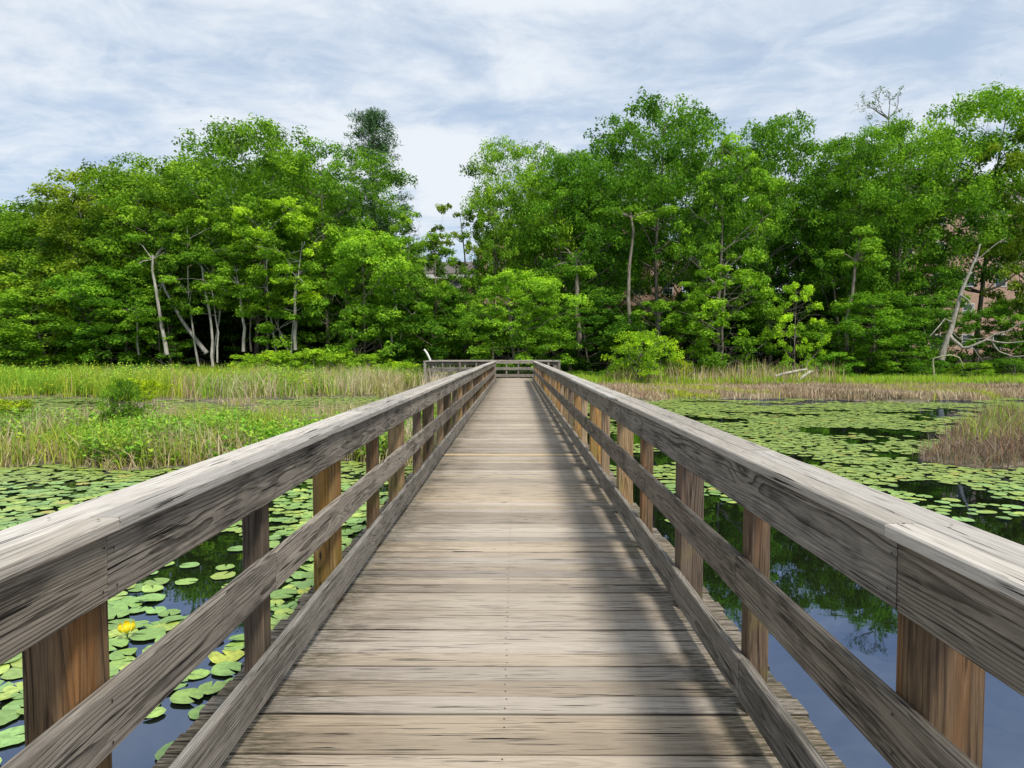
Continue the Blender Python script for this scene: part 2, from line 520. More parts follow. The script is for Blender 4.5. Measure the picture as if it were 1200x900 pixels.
def prail(p0, p1, posts, inner):
    """a run of platform railing from p0 to p1; inner = unit vector towards the deck"""
    p0, p1 = Vector(p0 + (0,)), Vector(p1 + (0,))
    d = p1 - p0; L = d.length; d.normalize()
    iv = Vector(inner + (0,))
    for (name, zc, W, mat) in (('top_rail', 0.995, 0.18, M_KICK), ('middle_rail', 0.587, 0.172, M_KICK), ('kick_board', 0.158, 0.18, M_KICK)):
        b = Boards(); b.add(p0 + iv * 0.066 + Vector((0, 0, zc)), d, uz, iv, L, W, 0.038, segs=4); pbuild(b, name, mat)
    b = Boards(); b.add(p0 - d * 0.05 + Vector((0, 0, 1.104)), d, iv, uz, L + 0.1, 0.20, 0.036); pbuild(b, 'handrail', M_CAP)
    for t in posts:
        q = p0 + d * (L * t)
        big = t in (0, 1) or t == posts[len(posts) // 2]
        b = Boards(); s_ = 0.135 if big else 0.089
        b.add((q.x, q.y, -1.4), uz, ux, uy, 2.483, s_, s_ if big else 0.089, pith=(0.02, 0.02))
        pbuild(b, 'post', M_KICK)


prail((PX0 + 0.08, DECK_END + 0.09), (-1.30, DECK_END + 0.09), (0, 0.27, 0.53, 0.78, 1), (0, 1))
prail((1.30, DECK_END + 0.09), (PX1 - 0.08, DECK_END + 0.09), (0, 0.5, 1), (0, 1))
prail((PX0 + 0.08, PLAT_END - 0.09), (PX1 - 0.08, PLAT_END - 0.09), (0, 0.125, 0.25, 0.375, 0.5, 0.60, 0.70, 0.85, 1), (0, -1))
prail((PX0 + 0.08, DECK_END + 0.20), (PX0 + 0.08, PLAT_END - 0.2), (0.33, 0.66), (1, 0))
prail((PX1 - 0.08, DECK_END + 0.20), (PX1 - 0.08, PLAT_END - 0.2), (0.33, 0.66), (-1, 0))

# ------------------------------------------------------------------ land and water
def sm(v, a, b):
    t = np.clip((v - a) / (b - a), 0, 1)
    return t * t * (3 - 2 * t)


def wob(x, y, s=1.0, seed=0.0):
    return (np.sin(x * 0.9 * s + 1.3 + seed) * np.cos(y * 0.7 * s + seed) + 0.5 * np.sin(x * 2.3 * s + y * 1.7 * s + seed * 2) +
            0.3 * np.sin(x * 5.1 * s - y * 4.3 * s + seed))


_T = np.random.default_rng(1234).uniform(0, 1, (256, 256))


def vn(x, y, sc=1.0, oct=3, seed=0):
    """smooth value noise, 0..1"""
    x = np.asarray(x, float) * sc + 31.7 * (seed + 1); y = np.asarray(y, float) * sc + 17.3 * (seed + 2)
    r = 0; a = 1; tot = 0
    for _ in range(oct):
        xi, yi = np.floor(x).astype(int), np.floor(y).astype(int)
        fx, fy = x - xi, y - yi
        fx, fy = fx * fx * (3 - 2 * fx), fy * fy * (3 - 2 * fy)
        g = lambda i, j: _T[(xi + i) % 256, (yi + j) % 256]
        r = r + a * ((g(0, 0) * (1 - fx) + g(1, 0) * fx) * (1 - fy) + (g(0, 1) * (1 - fx) + g(1, 1) * fx) * fy)
        tot += a; a *= 0.55; x = x * 2.03 + 5; y = y * 2.03 + 9
    return r / tot


def land(x, y):
    """>0 on land, metres-ish"""
    w = wob(x, y)
    left = x < 0
    lb = np.minimum(y - (12.6 + 0.35 * w + 0.05 * (x + 6)), (19.0 + 0.9 * wob(x, y, 0.7, 2) + sm(x, -8, -1.5) * 3) - y)
    lb = np.minimum(lb, -1.25 - x + 0.2 * w)
    mud = np.where(left, 0.55 * wob(x, y, 0.55, 4) + 0.25 * wob(x, y, 1.9, 1) - 0.20, -9)
    mud = np.minimum(mud, np.minimum(y - 20, 33 - y)) * 0.25
    lf = y - (31.5 + 1.1 * wob(x, y, 0.4, 3))
    rf = y - (30.8 + 1.0 * wob(x, y, 0.5, 5))
    # islet by the eastern side
    isl = np.minimum(y - (12.5 + 0.25 * w), (x - (8.45 + 0.3 * w)) - np.maximum(0, y - 13.8) * 0.85)
    isl = np.minimum(isl, 22 - y)
    l = np.maximum(np.maximum(lb, mud), lf)
    r = np.maximum(rf, isl)
    return np.where(left, l, r)


def height(x, y):
    m = land(x, y)
    h = np.where(m > 0, WZ + 0.02 + 0.11 * sm(m, 0, 0.8), WZ - 0.9 * sm(-m, 0.0, 1.5) - 0.03)
    h = h + np.where(m > 0.5, 0.03 * wob(x, y, 1.5), 0)
    up = np.clip(y - 49, 0, 60)
    h = h + np.where(y > 49, 0.065 * up, 0) + 12 * sm(y, 92, 150) + 6 * sm(y, 150, 400)
    up2 = np.clip(np.abs(x) - 60, 0, 80)
    return h + 0.02 * up2 * sm(y, 30, 50)


xs = np.concatenate([np.linspace(-700, -45, 24)[:-1], np.arange(-45, 45, 0.3), np.linspace(45, 700, 24)])
ys = np.concatenate([np.linspace(-300, -10, 12)[:-1], np.arange(-10, 56, 0.3), np.linspace(56, 120, 30), np.linspace(130, 900, 20)])
XX, YY = np.meshgrid(xs, ys)
ZZ = height(XX, YY)
V = np.stack([XX.ravel(), YY.ravel(), ZZ.ravel()], 1)
nx_, ny_ = len(xs), len(ys)
ii = (np.arange(ny_ - 1)[:, None] * nx_ + np.arange(nx_ - 1)[None, :]).ravel()
F = np.stack([ii, ii + 1, ii + nx_ + 1, ii + nx_], 1)
o = mesh_obj('ground', np_mesh('ground', V, F, [M_GROUND], True))
tag(o, 'dark marshy ground rising gently under the woods', None, kind='structure')
V = np.array([(-700, -300, WZ), (700, -300, WZ), (700, 60, WZ), (-700, 60, WZ)])
o = mesh_obj('water', np_mesh('water', V, np.array([[0, 1, 2, 3]]), [M_WATER]))
tag(o, 'still dark pond water reflecting sky and trees', None, kind='structure')

# ------------------------------------------------------------------ trees
class Tubes:
    def __init__(s): s.V, s.F, s.n = [], [], 0

    def add(s, pts, rad, sides=7):
        pts = [Vector(p) for p in pts]
        base = s.n
        for i, p in enumerate(pts):
            d = (pts[min(i + 1, len(pts) - 1)] - pts[max(i - 1, 0)]).normalized()
            u = d.cross(Vector((0.31, 0.95, 0.05))).normalized(); v = d.cross(u)
            for k in range(sides):
                a = 2 * PI * k / sides
                s.V.append((p + (u * math.cos(a) + v * math.sin(a)) * rad[i])[:])
        for i in range(len(pts) - 1):
            for k in range(sides):
                k2 = (k + 1) % sides
                s.F.append((base + i * sides + k, base + i * sides + k2, base + (i + 1) * sides + k2, base + (i + 1) * sides + k))
        s.n += len(pts) * sides

    def mesh(s, name, mat):
        return np_mesh(name, s.V, np.array(s.F), [mat], True)


def leaf_cloud(centers, radii, counts, size, R, flat=0.55, up=0.9, tints=None, aspect=0.62):
    """leaf-sized kites filling clumps. centers (n,3), radii (n,)"""
    Ps, Ns, Ts = [], [], []
    for c, r, n, ti in zip(centers, radii, counts, tints):
        v = R.normal(size=(n, 3)); v /= np.linalg.norm(v, axis=1)[:, None]
        rad = R.uniform(0.25, 1.0, n) ** 0.45
        # lumpy surface
        lump = 1 + 0.28 * np.sin(v[:, 0] * 4 + c[0] * 3) * np.cos(v[:, 1] * 5 + c[1] * 3) + 0.2 * np.sin(v[:, 2] * 7 + c[2] * 5)
        p = v * (rad * lump)[:, None] * r
        p[:, 2] *= flat
        p[:, 2] = np.where(p[:, 2] < 0, p[:, 2] * 0.8, p[:, 2])
        Ps.append(p + c)
        nn = v * 0.75 + np.array([0, 0, up * 0.85]) + R.normal(size=(n, 3)) * 0.5
        Ns.append(nn / np.linalg.norm(nn, axis=1)[:, None])
        Ts.append(np.clip(ti + 0.16 * (rad - 0.6) + R.normal(size=n) * 0.12, 0, 1))  # paler tint towards the outside of a clump
    P = np.concatenate(Ps); N = np.concatenate(Ns); T = np.concatenate(Ts)
    n = len(P)
    a = R.normal(size=(n, 3))
    u = np.cross(N, a); u /= np.linalg.norm(u, axis=1)[:, None]
    w = np.cross(N, u)
    L = (size * R.uniform(0.65, 1.3, n))[:, None]
    V = np.stack([P - u * L * 0.5, P + w * L * aspect * 0.5 + N * L * 0.06, P + u * L * 0.55 - N * L * 0.12, P - w * L * aspect * 0.5 + N * L * 0.06], 1).reshape(-1, 3)
    F = np.arange(4 * n).reshape(-1, 4)
    return V, F, np.repeat(T, 4)


def bend(p0, d0, L, n, R, gnarl=0.25, lift=0.0):
    pts = [Vector(p0)]; d = Vector(d0).normalized()
    for i in range(n):
        d = (d + Vector(R.normal(size=3)) * gnarl * 0.5 + Vector((0, 0, lift))).normalized()
        pts.append(pts[-1] + d * (L / n))
    return pts


def make_tree(seed, H, CR, base=0.3, leaf=0.24, nl=30000, stems=1, airy=0.0, nc=130, bark=None, lean=0.0, flatk=0.88, cl=1.0, wide=0.45, low=0.7, r0=None, cone=2.2):
    """trunk, limbs and twigs reaching leaf clumps spread over a lumpy crown"""
    R = np.random.default_rng(seed)
    tb = Tubes()
    r0 = r0 or (0.010 * H + 0.03)
    zb = base * H
    lobes = R.uniform(0, 2 * PI, 5)
    def env(a, t):
        up = max(0.0, (t - wide) / (1 - wide)); dn = max(0.0, (wide - t) / wide)
        r = (max(0.0, 1 - up ** cone)) ** 0.62 * (1 - (1 - low) * dn ** 1.3)
        return r * (1 + 0.15 * math.sin(2 * a + lobes[0]) + 0.12 * math.sin(3 * a + 5 * t + lobes[1]) + 0.12 * math.sin(9 * t + 2 * a + lobes[2]))
    trs = []
    for st in range(stems):
        az = R.uniform(0, 2 * PI)
        sp = 0.0 if stems == 1 else R.uniform(0.10, 0.2)
        tr = bend((math.cos(az) * 0.3 * (stems > 1), math.sin(az) * 0.3 * (stems > 1), -0.4), (math.cos(az) * sp + lean, math.sin(az) * sp, 1), H * (0.93 - 0.1 * st), 12, R, 0.08, 0.04)
        rr = [r0 * (1 if stems == 1 else 0.75) * (1.25 if i == 0 else 1) * (1 - 0.92 * i / 12) + 0.012 for i in range(13)]
        tb.add(tr, rr, 8); trs.append((tr, rr))
    cen, rad, tin = [], [], []
    k = 0
    while len(cen) < nc and k < nc * 20:
        k += 1
        t = R.uniform(0, 1) ** 0.9
        a = R.uniform(0, 2 * PI)
        e = env(a, t)
        rel = R.uniform(0.05, 1.0) ** 0.42
        rc = R.uniform(0.12, 0.26) * CR * cl
        z = zb + (H - zb) * t
        x, y = math.cos(a) * CR * e * rel, math.sin(a) * CR * e * rel
        z = min(z, H - rc * flatk * 0.8)
        if z < 0.3: continue
        # keep clumps apart so that dark gaps stay between them
        if any((x - c[0]) ** 2 + (y - c[1]) ** 2 + (1.7 * (z - c[2])) ** 2 < (0.50 * (rc + q)) ** 2 for c, q in zip(cen, rad)): continue
        cen.append((x, y, z)); rad.append(rc)
        tin.append(np.clip(0.40 + 0.22 * (t - 0.4) + R.normal() * 0.16, 0.05, 0.95))  # clumps get a paler tint towards the top of the crown
    # limbs: nearest clumps share a limb
    order = sorted(range(len(cen)), key=lambda q: cen[q][2])
    nlimb = max(6, len(cen) // 6)
    heads = [order[int((q + 0.5) * len(order) / nlimb)] for q in range(nlimb)]
    lbs = []
    for hd in heads:
        c = Vector(cen[hd]); tr, rr = trs[hd % len(trs)]
        zt = max(0.12 * H, min(0.85 * H, c.z - (0.45 + 0.2 * R.random()) * math.hypot(c.x, c.y) - 0.3))
        ix = min(range(len(tr)), key=lambda q: abs(tr[q].z - zt)); q0 = tr[ix]
        m = q0.lerp(c, 0.5) + Vector((0, 0, -0.08 * (c - q0).length)) + Vector(R.normal(size=3)) * 0.06 * (c - q0).length
        pts = [q0]
        for u in (0.2, 0.4, 0.6, 0.8, 1.0):
            pts.append(q0.lerp(m, u).lerp(m.lerp(c, u), u) + Vector(R.normal(size=3)) * 0.02 * (c - q0).length)
        rb = max(0.02, rr[ix] * 0.5)
        tb.add(pts, [rb * (1 - 0.82 * u / 5) + 0.006 for u in range(6)], 6)
        lbs.append((pts, rb))
    for q, c in enumerate(cen):
        if q in heads: continue
        c = Vector(c)
        best = min(((p - c).length, li, pi) for li, (pts, _) in enumerate(lbs) for pi, p in enumerate(pts) if pi > 0)
        p = lbs[best[1]][0][best[2]]; rb = lbs[best[1]][1] * (1 - 0.15 * best[2])
        m = p.lerp(c, 0.5) + Vector(R.normal(size=3)) * 0.1 * best[0]
        tb.add([p, m, c], [rb * 0.4 + 0.006, rb * 0.25 + 0.005, 0.006], 4)
    cen = np.array(cen); rad = np.array(rad)
    keep = R.random(len(cen)) > airy
    cen, rad, tin = cen[keep], rad[keep], np.array(tin)[keep]
    # every clump is a handful of smaller sprays
    c2, r2, t2 = [], [], []
    for c, r, ti in zip(cen, rad, tin):
        m = 7
        v = R.normal(size=(m, 3)); v /= np.linalg.norm(v, axis=1)[:, None]
        v[:, 2] = np.abs(v[:, 2]) * 0.8 - 0.15
        for w_ in v:
            c2.append(c + w_ * np.array([1, 1, flatk * 1.15]) * r * R.uniform(0.45, 0.95)); r2.append(r * R.uniform(0.32, 0.58)); t2.append(ti + R.normal() * 0.18)
    c2 = np.array(c2); r2 = np.array(r2)
    w = r2 ** 2; cnt = np.maximum(4, (nl * w / w.sum()).astype(int))
    V, F, T = leaf_cloud(c2, r2, cnt, leaf, R, flatk, tints=t2)
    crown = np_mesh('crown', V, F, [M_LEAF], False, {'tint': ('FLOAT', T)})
    return tb.mesh('trunk', bark or M_BARK), crown


def make_pine(seed, H, CR):
    R = np.random.default_rng(seed)
    tb = Tubes()
    tr = bend((0, 0, -0.4), (0, 0, 1), H, 12, R, 0.03, 0.03)
    tb.add(tr, [0.24 * (1 - 0.93 * i / 12) + 0.012 for i in range(13)], 8)
    cen, rad, tin = [], [], []
    for i in range(46):
        t = 0.35 + 0.63 * i / 46
        f = t * 12; k = min(11, int(f)); q = tr[k].lerp(tr[k + 1], f - k)
        a = i * 2.399 + R.uniform(-0.3, 0.3)
        Lb = CR * (1 - ((t - 0.3) / 0.72) ** 1.5) * R.uniform(0.55, 1.15) + 0.35
        el = R.uniform(0.0, 0.35) + 0.5 * t * t
        dd = Vector((math.cos(a) * math.cos(el), math.sin(a) * math.cos(el), math.sin(el)))
        lb = bend(q, dd, Lb, 6, R, 0.12, 0.05)
        tb.add(lb, [0.05 * (1 - 0.8 * j / 6) * (1.2 - t) + 0.01 for j in range(7)], 5)
        for j in range(2, 7):
            for _ in range(2):
                s_ = Vector(R.normal(size=3)) * 0.35; s_.z = abs(s_.z) * 0.5
                e = lb[j] + s_
                cen.append(e[:]); rad.append(R.uniform(0.28, 0.52)); tin.append(R.uniform(0.2, 0.9))
    cnt = [42] * len(cen)
    V, F, T = leaf_cloud(np.array(cen), rad, cnt, 0.30, R, 0.8, up=0.3, tints=tin, aspect=0.16)
    return tb.mesh('trunk', M_BARK), np_mesh('crown', V, F, [M_NEEDLE], False, {'tint': ('FLOAT', T)})


PROTO = {}


def proto(key):
    if key in PROTO: return PROTO[key]
    k = key
    t = {
        'domeA': lambda: (make_tree(11, 20, 7.2, base=0.30, nl=38000, nc=190, wide=0.5, leaf=0.25, airy=0.08), 20),
        'domeB': lambda: (make_tree(12, 20, 7.0, base=0.32, nl=36000, nc=180, leaf=0.23, airy=0.08, stems=2, flatk=0.8, wide=0.55), 20),
        'domeC': lambda: (make_tree(13, 20, 6.6, base=0.28, nl=34000, nc=180, wide=0.45, leaf=0.26, airy=0.06), 20),
        'airyA': lambda: (make_tree(21, 18, 5.2, base=0.25, nl=17000, nc=100, airy=0.3, cl=0.8, wide=0.5), 18),
        'airyC': lambda: (make_tree(24, 20, 7.0, base=0.34, nl=34000, nc=150, airy=0.1, wide=0.6, low=0.55), 20),
        'airyD': lambda: (make_tree(26, 10, 4.0, base=0.06, nl=13000, nc=95, airy=0.25, cl=0.85, wide=0.5, low=0.7, leaf=0.22), 10),
        'airyB': lambda: (make_tree(22, 16, 4.2, base=0.3, nl=6500, nc=60, airy=0.35, cl=0.8, wide=0.5), 16),
        'lowA': lambda: (make_tree(31, 12, 5.0, base=0.08, nl=30000, nc=150, wide=0.4, low=0.8), 12),
        'lowB': lambda: (make_tree(32, 12, 5.0, base=0.10, nl=30000, nc=150, stems=2, flatk=0.75, wide=0.45, low=0.8), 12),
        'skirt': lambda: (make_tree(33, 16, 6.0, base=0.06, nl=52000, nc=240, wide=0.4, low=0.85, leaf=0.24), 16),
        'paleA': lambda: (make_tree(41, 14, 4.2, base=0.38, nl=16000, nc=70, stems=2, bark=M_PALE, r0=0.13, flatk=0.7, low=0.5), 14),
        'sap': lambda: (make_tree(51, 6, 2.4, base=0.08, nl=9000, nc=60, leaf=0.19, flatk=0.45), 6),
        'sapB': lambda: (make_tree(52, 6, 2.6, base=0.03, nl=10000, nc=60, leaf=0.17, stems=3, flatk=0.6, low=0.75, cone=1.6), 6),
        'bushA': lambda: (make_tree(61, 2.2, 1.5, base=0.05, nl=5200, nc=34, leaf=0.12, stems=3, cl=1.35, flatk=0.7, low=0.85), 2.2),
        'bushB': lambda: (make_tree(62, 2.2, 1.7, base=0.04, nl=5200, nc=34, leaf=0.11, stems=3, cl=1.35, flatk=0.6, low=0.85), 2.2),
        'bushR': lambda: (make_tree(63, 2.2, 1.3, base=0.02, nl=7500, nc=60, leaf=0.085, stems=3, cl=1.4, flatk=0.8, low=0.9, cone=2.0), 2.2),
        'pine': lambda: (make_pine(71, 20, 3.4), 20),
    }[k]()
    PROTO[key] = t
    return t


def gz(x, y):
    return float(height(np.array(float(x)), np.array(float(y))))


def place(name, cat, key, p, top, d, half, col, label, group=None, rz=None, bcol=(1, 1, 1)):
    """put a tree so that in the photograph it stands at column p with its top at row top; half = half width in metres"""
    (tm, cm), H0 = proto(key)
    x = px(p, d); z0 = gz(x, d)
    H = pz(top + (13 if d > 44 else 3), d) - z0
    o = empty(name, (x, d, z0), random.uniform(0, 2 * PI) if rz is None else rz)
    s = H / H0
    R0 = {'domeA': 7.6, 'domeB': 7.4, 'domeC': 7.0, 'airyA': 5.3, 'airyB': 4.3, 'airyD': 4.3, 'airyC': 7.4, 'lowA': 5.3, 'lowB': 5.3, 'skirt': 6.3, 'paleA': 4.5, 'sap': 2.6,
          'sapB': 2.8, 'bushA': 1.7, 'bushB': 1.9, 'bushR': 1.4, 'pine': 3.4}[key]
    w = half / R0
    o.scale = (w, w, s)
    t = mesh_obj('trunk', tm, o); t.color = tuple(bcol) + (1,)
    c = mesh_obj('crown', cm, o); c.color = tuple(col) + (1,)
    tag(o, label, cat, group)
    return o


MID, LGT, DRK, OLV, YEL = (1, 1, 1), (1.40, 1.28, 1.2), (0.60, 0.68, 0.7), (1.25, 0.92, 0.9), (1.75, 1.42, 1.0)  # crown colour multipliers: mid, light, dark, olive and yellow green
PALEB = (3.0, 3.0, 3.1)
T = [
    ('deciduous_tree', 'skirt', 8, 232, 58, 7.5, MID, 'low rounded tree that ends the western treeline at the picture edge'),
    ('deciduous_tree', 'skirt', 62, 226, 56, 6.5, (1.1, 1.0, 1), 'mid green tree, second from the western end of the treeline'),
    ('deciduous_tree', 'skirt', 128, 186, 55, 6.3, OLV, 'feathery olive green tree with drab leaves above the western reeds'),
    ('deciduous_tree', 'domeC', 195, 178, 54, 6.0, (1.08, 1.0, 0.9), 'bushy green tree standing between the olive tree and the high domed tree'),
    ('deciduous_tree', 'domeA', 300, 136, 55, 7.3, (1.12, 1.05, 1), 'highest broad domed green tree of the western wood'),
    ('deciduous_tree', 'domeB', 385, 160, 56, 6.2, (0.92, 0.95, 0.9), 'broad mid green tree just in front of the dark pine'),
    ('deciduous_tree', 'paleA', 240, 235, 49, 3.8, (1.3, 1.15, 1), 'slim light green tree with pale bare trunks beside the leaning trunk'),
    ('deciduous_tree', 'paleA', 333, 222, 48, 4.1, YEL, 'bright yellow green tree on a whitish forked trunk before the domed tree'),
    ('deciduous_tree', 'lowB', 428, 258, 49, 4.6, LGT, 'spreading fresh green tree standing below the dark pine'),
    ('deciduous_tree', 'airyA', 482, 240, 52, 3.7, (1.3, 1.15, 1.1), 'thin airy tree at the west side of the gap in the woods'),
    ('deciduous_tree', 'airyB', 545, 222, 54, 3.6, OLV, 'sparse spindly tree with sky showing through, before the brick gable'),
    ('deciduous_tree', 'airyA', 511, 262, 50, 2.9, (1.2, 1.1, 1), 'thin fresh green tree in the middle of the gap, before the low brick wing'),
    ('deciduous_tree', 'airyA', 577, 206, 53, 2.7, (1.3, 1.15, 1.05), 'slim light green tree edging the gap on its east side'),
    ('deciduous_tree', 'lowA', 520, 322, 51, 4.3, (0.7, 0.8, 0.85), 'low dark green tree filling the foot of the gap in the woods'),
    ('deciduous_tree', 'domeB', 612, 158, 55, 4.8, (1.35, 1.2, 1.1), 'tall light green tree at the east side of the gap'),
    ('deciduous_tree', 'lowB', 612, 306, 46.5, 3.9, (1.5, 1.35, 1.2), 'bright green low tree hanging over the back railing of the platform'),
    ('deciduous_tree', 'domeC', 668, 168, 54, 4.9, (0.75, 0.85, 0.8), 'dark leaved tree between the light tree and the highest dark tree'),
    ('deciduous_tree', 'domeA', 770, 112, 56, 6.9, (0.66, 0.76, 0.75), 'highest dark green tree of the eastern wood, broad crowned'),
    ('deciduous_tree', 'airyA', 842, 148, 51, 3.9, LGT, 'feathery light green tree leaning against the highest dark tree'),
    ('deciduous_tree', 'airyD', 845, 298, 48, 4.2, (1.25, 1.15, 1), 'tree with low layered bright boughs behind the shore shrubs'),
    ('deciduous_tree', 'airyD', 775, 338, 50, 3.6, (1.1, 1.05, 1), 'short layered green tree behind the bright bush by the platform'),
    ('deciduous_tree', 'domeC', 902, 130, 58, 5.2, (0.8, 0.88, 0.8), 'narrow dark green tree beyond the feathery light green one'),
    ('deciduous_tree', 'airyD', 930, 318, 46, 2.0, (2.0, 1.6, 1.2), 'small luminous yellow green sapling above the fallen logs'),
    ('deciduous_tree', 'domeB', 990, 152, 56, 5.3, (0.95, 1.0, 0.9), 'mid green tree below the bare twigged treetop'),
    ('deciduous_tree', 'domeA', 1050, 138, 55, 6.2, (1.05, 1.05, 1), 'wide full green tree next to the highest eastern crown'),
    ('deciduous_tree', 'airyC', 1140, 104, 56, 7.0, (1.08, 1.08, 0.95), 'tallest tree at the eastern end, in front of the tan brick building'),
    ('deciduous_tree', 'airyA', 1196, 128, 52, 4.6, OLV, 'olive feathery tree cut by the eastern picture edge'),
    ('deciduous_tree', 'lowA', 1020, 330, 50, 4.0, (0.95, 1.0, 0.9), 'low green tree west of the dead leaning tree'),
    ('deciduous_tree', 'lowB', 1085, 300, 53, 3.6, (0.9, 0.95, 0.9), 'green tree with low boughs right behind the dead leaning tree'),
    ('deciduous_tree', 'lowA', 690, 322, 53, 4.0, (0.62, 0.74, 0.8), 'shady dark tree behind the platform corner'),
    ('deciduous_tree', 'lowA', 55, 322, 51, 5.4, (1.2, 1.1, 1), 'low spreading green tree above the western bright reeds'),
    ('deciduous_tree', 'lowB', 135, 300, 50, 4.7, (0.95, 1.0, 0.9), 'low spreading tree under the olive green tree'),
    ('deciduous_tree', 'lowB', 1183, 338, 51, 3.0, (0.9, 0.95, 0.9), 'low green tree below the tan brick wall at the eastern edge'),
    ('deciduous_tree', 'sapB', 193, 345, 49, 2.6, (1.0, 1.0, 0.9), 'small leafy tree beside the westernmost pale trunk'),
]
for r_ in T:
    nm, key, p, top, d, half, col, lab = r_
    place(nm, 'tree', key, p, top, d, half, col, lab, bcol=(1.25, 1.22, 1.2) if key not in ('paleA',) else (1, 1, 1))
place('pine_tree', 'pine tree', 'pine', 441, 116, 62, 4.9, (1.7, 1.9, 1.5), 'tall dark pine rising above the western wood at the gap')

# the wood goes on behind: taller fillers that close the view between the named crowns
back = [(-60, 235, 66), (-10, 250, 70), (45, 250, 68), (100, 225, 70), (150, 215, 66), (215, 205, 70), (265, 185, 67), (330, 180, 70), (385, 200, 68), (430, 255, 66),
        (470, 300, 70), (520, 342, 66), (560, 345, 68), (640, 200, 68), (655, 330, 63), (720, 170, 73), (800, 170, 68), (870, 180, 70), (930, 205, 67), (975, 300, 63), (1010, 200, 71),
        (1290, 190, 60), (850, 320, 62), (760, 340, 60), (300, 320, 62), (230, 320, 61), (380, 320, 61), (440, 335, 60),
        (170, 300, 60), (700, 350, 70), (800, 340, 66), (950, 345, 66), (990, 340, 72), (340, 340, 68), (260, 340, 67), (200, 340, 68), (410, 345, 68), (480, 345, 72), (600, 345, 70), (90, 300, 62), (20, 300, 62), (910, 330, 60)]
for j, (p, top, d) in enumerate(back):
    low = top > 290
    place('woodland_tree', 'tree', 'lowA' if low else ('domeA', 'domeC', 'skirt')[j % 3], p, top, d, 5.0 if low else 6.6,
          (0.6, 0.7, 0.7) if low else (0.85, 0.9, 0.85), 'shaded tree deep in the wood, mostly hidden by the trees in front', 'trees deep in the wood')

# undergrowth along the shore
shr = [
    (292, 402, 46, 1.7, (1.6, 1.35, 1.1), 'bushA', 'rounded green bush at the foot of the pale trunks'),
    (322, 397, 46, 2.3, (1.9, 1.5, 1.1), 'bushB', 'light green bush below the yellow green tree'),
    (360, 396, 46, 2.3, (1.6, 1.35, 1.1), 'bushA', 'wide green bush in the middle of the western hedge of bushes'),
    (398, 398, 46, 2.4, (1.7, 1.4, 1.1), 'bushB', 'green bush under the dark pine at the meadow edge'),
    (436, 402, 46, 1.8, (1.6, 1.35, 1.1), 'bushA', 'dark green bush next to the tan reeds west of the platform'),
    (470, 410, 44.5, 1.7, (1.9, 1.5, 1.0), 'bushB', 'yellow green bush closest to the platform on its west side'),
    (225, 414, 48, 1.8, DRK, 'bushB', 'dark low bush between the straight and the leaning pale trunks'),
    (752, 384, 42, 2.1, (2.0, 1.6, 1.1), 'bushR', 'big luminous light green bush on the shore east of the platform'),
    (797, 418, 42.5, 0.8, (2.2, 1.35, 1.0), 'bushA', 'small yellow bush beside the big light green one'),
    (835, 414, 46, 1.4, OLV, 'bushB', 'olive bush amid dry stems east of the yellow bush'),
    (975, 400, 48, 2.1, (0.9, 1, 0.9), 'bushA', 'green bush behind the fallen logs'),
    (1010, 396, 49, 2.3, DRK, 'bushB', 'dark green bush east of the fallen logs'),
    (1045, 398, 48, 2.2, MID, 'bushA', 'leafy bush west of the dead leaning tree'),
    (1088, 408, 47, 1.8, (0.85, 0.95, 0.85), 'bushB', 'low bush at the foot of the dead leaning tree'),
    (1135, 412, 47, 1.9, (1.1, 1.0, 0.9), 'bushA', 'bush under the long bare bough of the dead tree'),
    (1180, 406, 48, 2.2, DRK, 'bushB', 'dark bush at the eastern picture edge below the brick building'),
    (870, 418, 48, 1.5, (0.8, 0.95, 0.85), 'bushA', 'low green bush between the olive bush and the sapling'),
    (715, 420, 47, 1.7, DRK, 'bushB', 'dark bush in the shade behind the bright bush'),
    (675, 422, 48, 1.6, DRK, 'bushA', 'dark low bush by the east corner of the platform'),
    (505, 420, 47.5, 1.6, DRK, 'bushA', 'dark bush behind the white leaning post'),
    (560, 424, 49, 1.8, DRK, 'bushB', 'low dark bush behind the middle of the platform railing'),
]
for (p, top, d, half, col, key, lab) in shr:
    place('shrub', 'shrub', key, p, top, d, half, col, lab)
place('shrub', 'shrub', 'bushR', 143, 440, 16.2, 0.50, (0.85, 0.85, 0.8), 'round dark green shrub standing out of the near western marsh bank')
place('shrub', 'shrub', 'bushB', 8, 464, 16.8, 0.75, (1.9, 1.25, 0.9), 'yellow tipped shrub at the western picture edge on the near bank')
place('shrub', 'shrub', 'bushB', 160, 440, 23.5, 1.1, (2.3, 1.5, 0.7), 'golden yellow flowering shrub behind the round dark green one')

